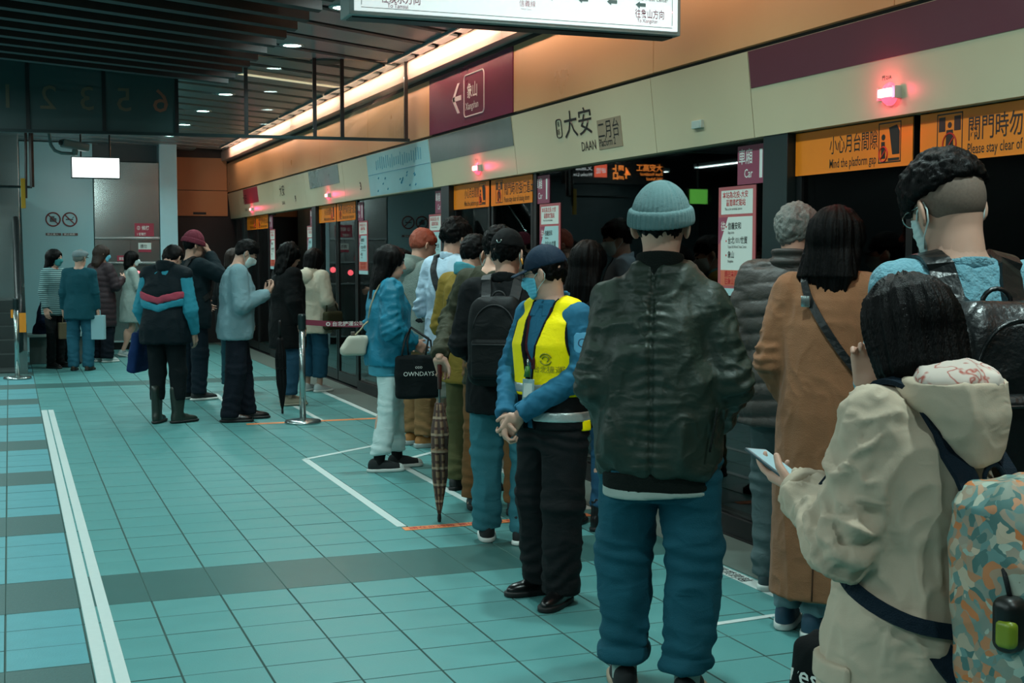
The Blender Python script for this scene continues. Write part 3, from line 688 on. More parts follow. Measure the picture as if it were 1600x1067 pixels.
# surveillance camera on a bent pipe
cc = empty('surveillance_camera', (0.72, 17.4, 2.8), 0, 'white surveillance camera on a bent pipe under the dark ceiling', 'camera')
M_cc = mat('camera_shell', '#56706f', 0.5)
pp = [(0.50, 17.4, 3.30), (0.50, 17.4, 3.02), (0.515, 17.4, 2.90), (0.56, 17.4, 2.83), (0.64, 17.4, 2.80), (0.80, 17.4, 2.795)]
keep(MB().tube(pp, 0.02, 8).build('bent_pipe', M_cc, smooth=True), cc)
keep(MB().tube([(0.80, 17.40, 2.78), (0.80, 17.40, 2.83), (0.80, 17.40, 2.86)], [0.03, 0.04, 0.03], 10).build('swivel', M_cc), cc)
hb = MB(); hb.box(-0.06, 0.06, -0.17, 0.17, -0.05, 0.05, 0.02); Rm = Matrix.Rotation(math.radians(-68), 4, 'Z') @ Matrix.Rotation(math.radians(-8), 4, 'X')
hb.v = [tuple(Vector((0.80, 17.4, 2.90)) + Rm @ Vector(v)) for v in hb.v]; keep(hb.build('housing', M_cc), cc)
ln = MB().tube([Vector((0.80, 17.4, 2.90)) + Rm @ Vector((0, -0.165, 0)), Vector((0.80, 17.4, 2.90)) + Rm @ Vector((0, -0.20, 0))], 0.032, 12); keep(ln.build('lens', M_black), cc)

# dark service frame with a yellow hanging tag, top left
sf = empty('ceiling_service_frame', (0.2, 16.5, 2.6), 0, 'dark pipe frame with yellow hanging tag under the ceiling', 'frame')
fr = MB(); fr.tube([(-0.6, 16.5, 2.33), (0.27, 16.5, 2.33)], 0.016, 6); fr.tube([(0.27, 16.5, 2.33), (0.27, 16.5, 3.40)], 0.03, 6); fr.tube([(0.22, 16.5, 3.38), (0.20, 16.5, 2.2)], 0.018, 6)
keep(fr.build('pipe_frame', M_black), sf)
keep(MB().box(0.145, 0.195, 16.48, 16.52, 2.08, 2.43, 0.004).build('yellow_tag', mat('tag_yellow', '#b38a1c', 0.5)), sf)

# ---- belt posts
M_chrome = mat('satin_chrome', '#a9b8b6', 0.22, metal=0.9)
def belt_post(name, x, y, label):
    o = empty(name, (x, y, 0), 0, label, 'belt post')
    MB().lathe([(0.0, 0.0), (0.165, 0.0), (0.168, 0.012), (0.160, 0.028), (0.10, 0.036), (0.035, 0.045), (0.0, 0.045)], 32).build('base', M_chrome, o, smooth=True)
    MB().lathe([(0.029, 0.045), (0.029, 0.90)], 20).build('pole', M_chrome, o, smooth=True)
    MB().lathe([(0.036, 0.86), (0.036, 0.985), (0.030, 1.0), (0.0, 1.0)], 20).build('belt_head', M_frame, o, smooth=False)
    return o
b1 = belt_post('belt_post', 2.48, 11.86, 'chrome belt post with a plum belt standing on the orange tape')
be = MB(); n = 14; vs = []
for i in range(n + 1):
    t = i / n; x = 0.036 + t * 1.05; sag = -0.03 * math.sin(PI * t)
    for z in (0.90, 0.95):
        for yy in (-0.0012, 0.0012): vs.append((x, yy, z + sag))
fs = []
for i in range(n):
    a = i * 4; b = a + 4; fs += [(a, b, b + 2, a + 2), (a + 1, a + 3, b + 3, b + 1), (a, a + 1, b + 1, b), (a + 2, b + 2, b + 3, a + 3)]
be.quad_mesh(vs, fs); bo = be.build('belt', mat('belt_plum', '#7b2c40', 0.7), b1)
text('lettering', '◎ 台北捷運公司', 0.046, M_wink, bo, (0.22, -0.0026, 0.888), xd, zd, 1.1, 0.01)
b2 = belt_post('belt_post', 0.06, 17.33, 'distant chrome belt post at left with orange tags')
box('orange_tag', 0.035, 0.115, -0.05, -0.03, 0.58, 0.82, mat('tag_orange', '#e08a1a', 0.55), b2)
box('orange_tag', -0.06, -0.032, -0.05, -0.03, 0.76, 0.86, MATS['tag_orange'], b2)
# second post that takes the belt, behind the queue
b3 = belt_post('belt_post', 3.6, 11.86, 'chrome belt post by the glass, mostly hidden behind the queue') if False else None

# ---- bench, escalator end at the left
bn = empty('bench', (0.62, 19.75, 0), 0, 'low dark bench with pale seat edge beside the escalator', 'bench')
keep(box('plinth', 0.24, 1.0, 19.55, 19.95, 0, 0.38, mat('bench_stone', '#4a5a57', 0.6, var=0.12), b=0.008), bn)
keep(box('seat', 0.21, 1.03, 19.50, 20.0, 0.38, 0.42, mat('bench_seat', '#8fa9a5', 0.4), b=0.008), bn)
es = empty('escalator', (-0.35, 19.0, 0), 0, 'stainless escalator end with black handrail at the left edge', 'escalator')
M_es = mat('escalator_steel', '#7f8f8c', 0.25, metal=0.85, rvar=0.08, vscale=2)
kk = MB(); prof = [(18.0, 0), (18.0, 0.30), (18.08, 0.50), (18.3, 0.62), (18.8, 0.66), (22.3, 2.6), (22.3, 0)]
kk.prism(prof, 'x', 0.05, 0.19); keep(kk.build('skirt_panel', M_es), es)
kk = MB(); kk.prism(prof, 'x', -1.0, -0.86); keep(kk.build('skirt_panel', M_es), es)
def rail_path(x):
    pts = [(x, 18.5, 0.32)]
    for i in range(13):
        a = math.radians(-90 - i * 15); pts.append((x, 18.02 + 0.33 * math.cos(a) + 0.0, 0.65 + 0.33 * math.sin(a)))
    return pts + [(x, 18.8, 1.0), (x, 22.3, 2.94)]
for x in (0.10, -0.93): keep(MB().tube(rail_path(x), 0.045, 8).build('handrail', mat('handrail_rubber', '#0b1213', 0.45), smooth=True), es)
for x in (0.11, -0.93):
    gl = MB(); gl.prism([(17.75, 0.50), (18.8, 0.68), (22.3, 2.62), (22.3, 2.90), (18.8, 0.97), (18.0, 0.95), (17.75, 0.75)], 'x', x - 0.005, x + 0.005); keep(gl.build('balustrade_glass', M_bglass), es)
for i in range(11):
    z = 0.02 + 0.17 * max(0, i - 1); y = 18.2 + i * 0.36
    keep(box('step', -0.86, 0.05, y, y + 0.40, max(0, z - 0.17), z, mat('step_grey', '#3e4645', 0.5, metal=0.5)), es)
# steel clad pillar beside it
box('pillar_cladding', -0.15, 0.16, 20.7, 21.6, 0, 3.42, M_steel, wb, b=0.01)

# ---- LED departure board over the other half of the platform: seen mirrored in the glass
lb = empty('departure_board', (-0.9, 17.5, 2.6), 0, 'black LED departure board with orange writing, mirrored in the dark glass', 'display')
keep(box('housing', -1.72, -0.12, 17.5, 17.65, 2.56, 2.89, M_black, b=0.01), lb)
M_ledo = mat('led_orange', (1.0, 0.30, 0.05), 0.5, emit=5.0); M_ledw = mat('led_white', (0.8, 0.9, 0.9), 0.5, emit=2.4); M_ledr = mat('led_red', (1.0, 0.16, 0.08), 0.5, emit=3.5)
def lt(body, size, x, z, m, w=1.0): keep(text('lettering', body, size, m, None, (x, 17.497, z), xd, zd, w, 0.012), lb)
lt('大安高工', 0.115, -1.69, 2.77, M_ledo, 0.95); lt('Daan Vocational', 0.065, -1.69, 2.70, M_ledo, 0.85); lt('High School', 0.065, -1.69, 2.63, M_ledo, 0.85)
lt('4點', 0.23, -1.16, 2.65, M_ledo, 0.85)
keep(box('red_tile', -0.78, -0.58, 17.494, 17.5, 2.66, 2.85, M_ledr), lb); keep(text('lettering', '時間', 0.09, M_ledw, None, (-0.765, 17.492, 2.72), xd, zd, 0.9, 0.012), lb)
lt('文湖線', 0.10, -0.55, 2.76, M_ledw, 0.9); lt('Wenhu Line', 0.07, -0.55, 2.67, M_ledw, 0.9)
for x in (-1.4, -0.45): keep(MB().tube([(x, 17.58, 2.88), (x, 17.58, 3.46)], 0.015, 8).build('hanger_rod', M_frame), lb)
eg = empty('exit_sign', (-1.9, 17.0, 2.3), 0, 'green glowing exit sign mirrored in the glass beside the beanie', 'sign')
keep(box('housing', -2.18, -1.86, 17.0, 17.06, 2.26, 2.50, M_black, b=0.006), eg); keep(box('face', -2.165, -1.875, 16.992, 17.0, 2.275, 2.485, mat('exit_green', (0.25, 0.95, 0.12), 0.5, emit=2.0)), eg)
keep(MB().tube([(-2.02, 17.03, 2.49), (-2.02, 17.03, 3.46)], 0.012, 8).build('hanger_rod', M_frame), eg)
# ================================================================== DISTANCE-FIELD MODELLING
f32 = np.float32
def A(*a): return np.array(a, f32)
def nrm(v): v = np.asarray(v, f32); return v / np.linalg.norm(v)
def smin(a, b, k): h = np.clip(0.5 + 0.5 * (b - a) / k, 0, 1); return b + (a - b) * h - k * h * (1 - h)
def smax(a, b, k): return -smin(-a, -b, k)
def length(v): return np.sqrt(np.einsum('ij,ij->i', v, v))
def rc(P, a, b, ra, rb):
    a = np.asarray(a, f32); b = np.asarray(b, f32); ba = b - a; pa = P - a
    h = np.clip(pa @ ba / max(float(ba @ ba), 1e-9), 0, 1)
    return length(pa - h[:, None] * ba) - (ra + (rb - ra) * h)
def ell(P, c, r, R=None):
    q = P - np.asarray(c, f32)
    if R is not None: q = q @ R
    r = np.asarray(r, f32); k0 = length(q / r); k1 = length(q / (r * r)) + 1e-6
    return k0 * (k0 - 1) / k1
def rbox(P, c, b, r, R=None):
    q = P - np.asarray(c, f32)
    if R is not None: q = q @ R
    q = np.abs(q) - (np.asarray(b, f32) - r)
    return length(np.maximum(q, 0)) + np.minimum(q.max(1), 0) - r
def loft(P, prof, e=2.4):
    """prof rows: z, half width, half depth, y centre; open ended tube closed by planes at both ends"""
    prof = np.asarray(prof, f32); z = P[:, 2]
    hw = np.interp(z, prof[:, 0], prof[:, 1]); hd = np.interp(z, prof[:, 0], prof[:, 2]); yc = np.interp(z, prof[:, 0], prof[:, 3])
    q = ((np.abs(P[:, 0]) / hw) ** e + (np.abs(P[:, 1] - yc) / hd) ** e) ** (1 / e)
    d = (q - 1) * np.minimum(hw, hd) * 0.95
    return np.maximum(d, np.maximum(z - prof[-1, 0], prof[0, 0] - z)).astype(f32)
_T = np.random.RandomState(7).rand(32, 32, 32).astype(f32)
def vnoise(P):
    i = np.floor(P).astype(np.int32); f = (P - i).astype(f32); u = f * f * (3 - 2 * f); i &= 31; j = (i + 1) & 31
    x0, y0, z0 = i.T; x1, y1, z1 = j.T; ux, uy, uz = u.T
    a = _T[x0, y0, z0] * (1 - ux) + _T[x1, y0, z0] * ux; b = _T[x0, y1, z0] * (1 - ux) + _T[x1, y1, z0] * ux
    c = _T[x0, y0, z1] * (1 - ux) + _T[x1, y0, z1] * ux; d = _T[x0, y1, z1] * (1 - ux) + _T[x1, y1, z1] * ux
    return (a * (1 - uy) + b * uy) * (1 - uz) + (c * (1 - uy) + d * uy) * uz
def folds(P, amp, sc=(9, 9, 5), seed=0.0, warp=0.5):
    """ridged cloth folds: a few sharp creases between soft swells"""
    Q = P * np.array(sc, f32) + f32(seed)
    w = vnoise(Q * 0.7 + 11.3)
    n1 = vnoise(Q + warp * w[:, None] * 2); n2 = vnoise(Q * 2.1 + 5.7)
    return amp * ((1 - np.abs(2 * n1 - 1)) ** 2 - 0.45 + 0.35 * (n2 - 0.5))
def rotm(rx=0, ry=0, rz=0):
    m = Matrix.Rotation(rz, 3, 'Z') @ Matrix.Rotation(rx, 3, 'X') @ Matrix.Rotation(ry, 3, 'Y'); return np.array(m, f32)

def surf(fn, lo, hi, h):
    """surface nets over a sparse block grid -> verts, quads"""
    lo = np.asarray(lo, f32); hi = np.asarray(hi, f32); Bk = 6
    nb = np.maximum(1, np.ceil((hi - lo) / (h * Bk)).astype(int)); n = nb * Bk
    ax = [lo[k] + (np.arange(nb[k]) + 0.5) * h * Bk - h / 2 for k in range(3)]
    Cn = np.stack(np.meshgrid(*ax, indexing='ij'), -1).reshape(-1, 3).astype(f32)
    dc = fn(Cn); act = np.abs(dc) < h * Bk * 0.87 * 1.45 + 0.012
    D = np.repeat(np.where(dc < 0, -1, 1).astype(f32), Bk ** 3).reshape(-1, Bk ** 3)
    off = np.stack(np.meshgrid(*[np.arange(Bk) - (Bk - 1) / 2] * 3, indexing='ij'), -1).reshape(-1, 3).astype(f32) * h
    ia = np.nonzero(act)[0]
    for s in range(0, len(ia), 3000):
        k = ia[s:s + 3000]; D[k] = fn((Cn[k][:, None, :] + off[None]).reshape(-1, 3)).reshape(len(k), -1)
    D = D.reshape(nb[0], nb[1], nb[2], Bk, Bk, Bk).transpose(0, 3, 1, 4, 2, 5).reshape(n)
    for a_ in range(3):
        sl = [slice(None)] * 3; sl[a_] = 0; D[tuple(sl)] = np.maximum(D[tuple(sl)], 1e-3); sl[a_] = -1; D[tuple(sl)] = np.maximum(D[tuple(sl)], 1e-3)
    S = D < 0
    m = n - 1
    cnt = np.zeros(m, np.int8)
    for i in (0, 1):
        for j in (0, 1):
            for k in (0, 1): cnt += S[i:m[0] + i, j:m[1] + j, k:m[2] + k]
    cells = np.argwhere((cnt > 0) & (cnt < 8))
    if len(cells) == 0: return np.zeros((0, 3), f32), np.zeros((0, 4), int)
    idx = -np.ones(m, np.int64); idx[tuple(cells.T)] = np.arange(len(cells))
    acc = np.zeros((len(cells), 3), f32); c = np.zeros(len(cells), f32)
    for a_ in range(3):
        b_, c_ = [q for q in range(3) if q != a_]
        for u in (0, 1):
            for v in (0, 1):
                o0 = np.zeros(3, int); o0[b_] = u; o0[c_] = v; o1 = o0.copy(); o1[a_] = 1
                d0 = D[tuple((cells + o0).T)]; d1 = D[tuple((cells + o1).T)]; x = (d0 < 0) != (d1 < 0)
                t = np.where(x, d0 / np.where(d0 == d1, 1, d0 - d1), 0)
                p = np.tile(o0.astype(f32), (len(cells), 1)); p[:, a_] = t
                acc += p * x[:, None]; c += x
    org = lo + f32(0)      # position of grid point (0,0,0)
    verts = org + (cells + acc / c[:, None]) * h
    quads = []
    for a_ in range(3):
        b_, c_ = (a_ + 1) % 3, (a_ + 2) % 3
        sl0 = [slice(0, n[q]) for q in range(3)]; sl1 = [slice(0, n[q]) for q in range(3)]
        sl0[a_] = slice(0, n[a_] - 1); sl1[a_] = slice(1, n[a_])
        e = np.argwhere(S[tuple(sl0)] != S[tuple(sl1)])
        e = e[(e[:, b_] > 0) & (e[:, c_] > 0) & (e[:, b_] < n[b_] - 1) & (e[:, c_] < n[c_] - 1)]
        flip = S[tuple(e.T)]
        eb = np.zeros(3, int); eb[b_] = 1; ec = np.zeros(3, int); ec[c_] = 1
        q = np.stack([idx[tuple((e - eb - ec).T)], idx[tuple((e - ec).T)], idx[tuple(e.T)], idx[tuple((e - eb).T)]], 1)
        q[~flip] = q[~flip][:, ::-1]
        quads.append(q)
    quads = np.concatenate(quads); quads = quads[(quads >= 0).all(1)]
    return verts, quads

def displace(v, q, disp):
    """push the vertices out along their normals by disp(P) - the folds and textures"""
    a, b, c, d = (v[q[:, i]] for i in range(4)); fnrm = np.cross(c - a, d - b)
    n = np.zeros_like(v)
    for ax in range(3):
        n[:, ax] = sum(np.bincount(q[:, i], weights=fnrm[:, ax], minlength=len(v)) for i in range(4))
    n /= length(n)[:, None] + 1e-9
    return v + n * disp(v).astype(f32)[:, None]

def np_mesh(name, verts, quads, midx=None):
    me = bpy.data.meshes.new(name)
    me.vertices.add(len(verts)); me.vertices.foreach_set('co', np.ascontiguousarray(verts, f32).ravel())
    me.loops.add(len(quads) * 4); me.loops.foreach_set('vertex_index', np.ascontiguousarray(quads, np.int32).ravel())
    me.polygons.add(len(quads)); me.polygons.foreach_set('loop_start', np.arange(0, len(quads) * 4, 4, dtype=np.int32))
    if midx is not None: me.polygons.foreach_set('material_index', midx.astype(np.int32))
    me.update(calc_edges=True); me.polygons.foreach_set('use_smooth', np.ones(len(quads), dtype=bool))
    return me

def grad(fn, P, e=0.004):
    g_ = np.stack([fn(P + A(e, 0, 0)) - fn(P - A(e, 0, 0)), fn(P + A(0, e, 0)) - fn(P - A(0, e, 0)), fn(P + A(0, 0, e)) - fn(P - A(0, 0, e))], 1)
    return g_ / (length(g_)[:, None] + 1e-6)
def spline(pts, n):
    pts = np.asarray(pts, float); m = len(pts); out = []
    for t in np.linspace(0, m - 1, n):
        i = min(int(t), m - 2); u = t - i
        p0, p1, p2, p3 = pts[max(i - 1, 0)], pts[i], pts[i + 1], pts[min(i + 2, m - 1)]
        out.append(0.5 * (2 * p1 + (p2 - p0) * u + (2 * p0 - 5 * p1 + 4 * p2 - p3) * u * u + (3 * p1 - p0 - 3 * p2 + p3) * u ** 3))
    return np.array(out, f32)
def ribbon_geo(pts, w, th, fn=None, off=0.004, n=28, nhint=None, proj=None):
    """a flat strap laid along pts and pressed onto the surface of fn"""
    p = spline(pts, n)
    if fn is not None:
        msk = np.ones(n, bool) if proj is None else np.array([proj(i / (n - 1)) for i in range(n)])
        for _ in range(6):
            g_ = grad(fn, p); d = np.clip(fn(p) - off, -0.05, 0.05)
            p = np.where(msk[:, None], p - g_ * d[:, None] * 0.8, p).astype(f32)
        nor = grad(fn, p)
    else: nor = np.tile(np.asarray(nhint, f32), (n, 1))
    t = np.gradient(p, axis=0); t /= length(t)[:, None] + 1e-6
    s = np.cross(t, nor); s /= length(s)[:, None] + 1e-6; nor = np.cross(s, t)
    c = []
    for a_, b_ in ((-1, -1), (1, -1), (1, 1), (-1, 1)): c.append(p + s * (a_ * w / 2) + nor * (b_ * th / 2))
    v = np.stack(c, 1).reshape(-1, 3); q = []
    for i in range(n - 1):
        for k in range(4): q.append((i * 4 + k, i * 4 + (k + 1) % 4, i * 4 + 4 + (k + 1) % 4, i * 4 + 4 + k))
    q += [(3, 2, 1, 0), ((n - 1) * 4, (n - 1) * 4 + 1, (n - 1) * 4 + 2, (n - 1) * 4 + 3)]
    return v, np.array(q)

# ---------------------------------------------------------------- pixel -> place
def view_ray(u, v):
    cy, sy = math.cos(YAW), math.sin(YAW)
    fw = np.array([sy * math.cos(PITCH), cy * math.cos(PITCH), -math.sin(PITCH)]); rt = np.array([cy, -sy, 0.0]); up_ = np.cross(rt, fw)
    return fw + rt * (u - 800) / FPX + up_ * (533.5 - v) / FPX
def stand(u, d):
    """ground point at distance d along the camera axis, in the picture column u (measured near eye height)"""
    r = view_ray(u, 396); return float(r[0] * d), float(r[1] * d)
def turn(u, phi):
    """heading for someone in column u: phi 0 = back to the camera, 90 = facing picture right, 180 = facing the camera"""
    return -(YAW + math.atan((u - 800) / FPX) + math.radians(phi))

# ---------------------------------------------------------------- cloth materials
def cloth(name, col, rough=0.85, bump=0.25, bscale=350, var=0.10, vscale=14, sheen=0.0, spec=0.18, crease=0.3, dye=0.80, **k):
    col = tuple(c * dye for c in (lin(col) if isinstance(col, str) else col))
    return mat(name, col, rough, var=var, vscale=vscale, bump=bump, bscale=bscale, sheen=sheen * 0.3, spec=spec, crease=crease, **k)
M_skin = mat('skin', '#c49a86', 0.5, var=0.06, vscale=30, spec=0.35)
M_skin2 = mat('skin_warm', '#b98470', 0.5, var=0.06, vscale=30, spec=0.35)
M_eye = mat('eye', '#1a1412', 0.2); M_brow = mat('eyebrow', '#181412', 0.8); M_lip = mat('lip', '#9c5f56', 0.5)
M_hair = mat('black_hair', '#060606', 0.42, var=0.3, vscale=40, stretch=(3, 3, 0.6), bump=0.4, bscale=120, spec=0.10)
M_hair2 = mat('brown_hair', '#241811', 0.5, var=0.35, vscale=40, stretch=(3, 3, 0.6), bump=0.6, bscale=120, spec=0.25)
M_hairg = mat('grey_hair', '#6d716c', 0.6, var=0.5, vscale=90, stretch=(2, 2, 1), bump=0.6, bscale=160)
M_hairr = mat('copper_hair', '#8a3a20', 0.5, var=0.35, vscale=60, stretch=(2, 2, 1), bump=0.6, bscale=140)
M_maskb = mat('mask_blue', '#5fb6cf', 0.8, var=0.04, bump=0.1, bscale=200); M_maskw = mat('mask_pale', '#c3d6d4', 0.8, bump=0.1, bscale=200)
M_rubber = mat('rubber_white', '#c8cfca', 0.6); M_rubberb = mat('rubber_black', '#0c0d0d', 0.6)
M_strapb = mat('black_webbing', '#0c1012', 0.6, bump=0.3, bscale=400)

TORSO = [(0.78, .150, .100, -.010), (0.90, .165, .112, -.012), (1.04, .135, .095, 0.0), (1.18, .150, .105, .004), (1.30, .165, .105, 0.0), (1.38, .150, .082, -.010), (1.435, .075, .060, -.014)]
STAND_LEGS = (((-.10, -.005, .08), (-.105, .015, .48), 0.14), ((.10, -.005, .08), (.105, .015, .48), -0.14))
DOWN_ARMS = (((-.225, -.03, 1.10), (-.235, .03, .865)), ((.225, -.03, 1.10), (.235, .03, .865)))

import time as _time
class Fig:
    def __init__(s, label, u, d, phi, H, head=0, down=0, tilt=0, lean=0.0, legs=None, arms=None, drop=0.0, skin=None, w=1.0, name='person', xy=None, sh=0.175, shz=1.375, hands=None, ears=True, bare_neck=True):
        s.u, s.d, s.H = u, d, H; s.k = H / 1.70; s.w = w
        x, y = xy if xy else stand(u, d)
        s.root = empty(name, (x, y, 0), turn(u, phi), label, 'person')
        s.lean, s.drop = lean, drop
        s.vox = min(0.0145, max(0.0068, 0.00128 * d)) / s.k
        s.legs = legs or STAND_LEGS; s.arms = arms or DOWN_ARMS; s.sh = sh
        s.S = [A(-sh, -.012, shz), A(sh, -.012, shz)]; s.E = [A(*s.arms[0][0]), A(*s.arms[1][0])]; s.W = [A(*s.arms[0][1]), A(*s.arms[1][1])]
        s.hipj = [A(-.088, -.005, .90), A(.088, -.005, .90)]
        s.Rh = rotm(math.radians(-down), math.radians(tilt), math.radians(head))
        piv = A(0, -.012, 1.465); s.hc = piv + s.Rh @ A(0, .020, .112)
        s.skin = skin or M_skin
        s.hands = hands or ({}, {})
        s.parts = {}; s.topfn = None; s.botfn = None
    # -- placement of a finished vertex array
    def place(s, v):
        v = v.copy(); z = np.maximum(0, v[:, 2] - 0.95); v[:, 1] += s.lean * z * np.minimum(1, z / 0.12); v[:, 2] -= s.drop
        return v * s.k
    def add(s, name, fn, lo, hi, m, vox=None, parent=None, disp=None):
        v, q = surf(fn, lo, hi, vox or s.vox)
        if len(v) == 0: return None
        if disp is not None: v = displace(v, q, disp)
        o = finish(name, np_mesh(name, s.place(v), q), parent or s.root, m); return o
    def geo(s, name, v, q, m, parent=None, smooth=True):
        o = finish(name, np_mesh(name, s.place(np.asarray(v, f32)), np.asarray(q)), parent or s.root, m)
        if not smooth: o.data.polygons.foreach_set('use_smooth', np.zeros(len(o.data.polygons), dtype=bool))
        return o
    def mb(s, name, mbo, m, parent=None, head=False, smooth=True):
        v = np.array(mbo.v, f32)
        if head: v = v @ s.Rh.T + s.hc
        me = bpy.data.meshes.new(name); me.from_pydata([tuple(p) for p in s.place(v)], [], mbo.f); me.update()
        return finish(name, me, parent or s.root, m, smooth)
    def hl(s, P): return (P - s.hc) @ s.Rh
    # -- the bare body
    def head_core(s, Q):
        d = smin(ell(Q, (0, -.012, .028), (.077, .097, .088)), ell(Q, (0, .030, -.030), (.059, .067, .088)), .03)
        return smin(d, ell(Q, (0, .036, -.078), (.040, .046, .036)), .03)
    def head_sdf(s, P):
        Q = s.hl(P); X = Q.copy(); X[:, 0] = np.abs(X[:, 0])
        d = s.head_core(Q)
        d = smin(d, rc(Q, (0, .093, .014), (0, .111, -.022), .007, .0125), .012)
        d = smin(d, ell(X, (.013, .100, -.026), (.008, .010, .007)), .006)
        d = smin(d, ell(Q, (0, .083, .033), (.052, .016, .010)), .016)
        d = smax(d, -ell(X, (.031, .104, .013), (.017, .016, .012)), .012)
        d = np.minimum(d, ell(X, (.030, .0815, .012), (.0135, .0135, .0115)))
        d = smin(d, ell(Q, (0, .095, -.053), (.022, .010, .006)), .005); d = smin(d, ell(Q, (0, .094, -.064), (.019, .010, .006)), .005)
        e = ell(X, (.086, -.012, -.002), (.008, .023, .034), rotm(.15, 0, .55)); e = smax(e, -ell(X, (.093, -.002, .002), (.008, .011, .019)), .005)
        return smin(d, e, .006)
    def neck_sdf(s, P):
        a = s.hc + s.Rh @ A(0, -.025, -.045)
        return rc(P, a, A(0, -.018, 1.395), .052 * s.w, .058 * s.w)
    def body(s):
        def coarse(P):
            d = loft(P, TORSO)
            for i in (0, 1):
                sx = -1 if i == 0 else 1
                arm = smin(rc(P, s.S[i], s.E[i], .046, .036), rc(P, s.E[i], s.W[i], .036, .025), .015)
                d = smin(d, smin(arm, rc(P, (sx * .05, -.012, 1.405), s.S[i], .045, .045), .03), .03)
                an, kn, ya_ = s.legs[i][:3]
                leg = smin(rc(P, s.hipj[i], kn, .076, .048), rc(P, kn, an, .046, .034), .02)
                leg = smin(leg, ell(P, (A(*kn) + A(*an)) / 2 + A(0, -.016, .06), (.046, .05, .12)), .03)
                leg = smin(leg, rc(P, A(*an) + A(0, -.03, -.04), A(*an) + A(-.12 * math.sin(ya_), .12 * math.cos(ya_), -.055), .028, .02), .02)
                d = smin(d, leg, .02)
            return smin(d, s.neck_sdf(P), .03)
        pts = np.array([*s.S, *s.E, *s.W, *s.hipj] + [s.legs[i][j] for i in (0, 1) for j in (0, 1)] + [s.hc]); lo = pts.min(0) - .16; hi = pts.max(0) + .16
        hi[2] = 1.46
        V_, Q_, M_ = [], [], []
        def acc(v, q, mi=None):
            k = sum(len(x) for x in V_); V_.append(v); Q_.append(q + k); M_.append(np.zeros(len(q), int) if mi is None else mi)
        acc(*surf(coarse, lo, hi, 0.017))
        hv = max(0.0038, s.vox * 0.6)
        v, q = surf(lambda P: smin(s.head_sdf(P), s.neck_sdf(P), .03), s.hc + A(-.17, -.17, -.21), s.hc + A(.17, .17, .16), hv)
        c = (v[q].mean(1) - s.hc) @ s.Rh; ax = np.abs(c[:, 0]); mi = np.zeros(len(q), int)
        mi[(ax > .018) & (ax < .041) & (np.abs(c[:, 2] - .012) < .006) & (c[:, 1] > .07)] = 1
        mi[(ax > .012) & (ax < .050) & (np.abs(c[:, 2] - .036 + .10 * np.maximum(0, ax - .035)) < .006) & (c[:, 1] > .06)] = 2
        mi[(ax < .021) & (np.abs(c[:, 2] + .0585) < .0085) & (c[:, 1] > .088)] = 3
        acc(v, q, mi)
        for i in (0, 1):
            hd = s.hands[i]
            if hd is None: continue
            wr = s.W[i]; fd = nrm(wr - s.E[i]); dr = nrm(hd.get('d', fd)); n0 = np.asarray(hd.get('n', (1, 0, 0) if i == 0 else (-1, 0, 0)), f32)
            n_ = nrm(n0 - dr * float(n0 @ dr)); sd = np.cross(dr, n_) * (1 if i == 1 else -1)
            curl = hd.get('curl', 0.35)
            fn = s.hand_fn(wr, dr, n_, sd, curl, fd, hd.get('thumb', 0.5), hd.get('only', None))
            c0 = wr + dr * 0.08; acc(*surf(fn, c0 - .15, c0 + .15, max(0.0033, s.vox * 0.55)))
        o = finish('body', np_mesh('body', s.place(np.concatenate(V_)), np.concatenate(Q_), np.concatenate(M_)), s.root, [s.skin, M_eye, M_brow, M_lip])
        return o
    def hand_fn(s, wr, d, n, sd, curl, fd, thumb, only=None):
        segs = []
        Ls = (.074, .082, .076, .060); offs = (.031, .0105, -.0105, -.030)
        cl = curl if isinstance(curl, (list, tuple)) else [curl] * 4
        for k in range(4):
            p = wr + d * (.094 - .004 * abs(k - 1)) + sd * offs[k]; a = cl[k] * 0.8; dv = d * 1.0
            for j, fr in enumerate((.46, .30, .24)):
                dr = d * math.cos(a) + n * math.sin(a) + sd * offs[k] * 1.5
                q = p + dr * Ls[k] * fr; segs.append((p, q, .0092 - .0010 * j, .0085 - .0012 * j)); p = q; a += cl[k] * 1.15
        tp = wr + d * .030 + sd * .030 + n * .006
        t1 = tp + nrm(sd * (1 - thumb * .5) + d * .75 + n * thumb) * .042; t2 = t1 + nrm(sd * (.45 - thumb * .5) + d * .9 + n * thumb) * .030
        R = np.stack([sd, d, n], 1)
        def fn(P):
            f = None
            for a, b, r0, r1 in segs:
                q = rc(P, a, b, r0, r1); f = q if f is None else np.minimum(f, q)
            pl = rbox(P, wr + d * .052, (.041, .046, .014), .013, R)
            pl = smin(pl, rc(P, wr - fd * .05, wr + d * .02, .025, .024), .02)
            t_ = np.minimum(rc(P, tp - d * .01, t1, .0135, .0105), rc(P, t1, t2, .0105, .0085))
            return smin(smin(pl, f, .006), smin(t_, pl, .010), .004)
        return fn
    # -- clothes
    def arm_sdf(s, P, i, ru, re, rw, end=1.0, k=.03):
        S_, E_, W_ = s.S[i], s.E[i], s.W[i]; We = E_ + (W_ - E_) * end; fd = nrm(W_ - E_)
        lo_ = np.maximum(rc(P, E_, We + fd * .03, re, rw), (P - We) @ fd)
        return smin(rc(P, S_, E_, ru, re), lo_, .02)
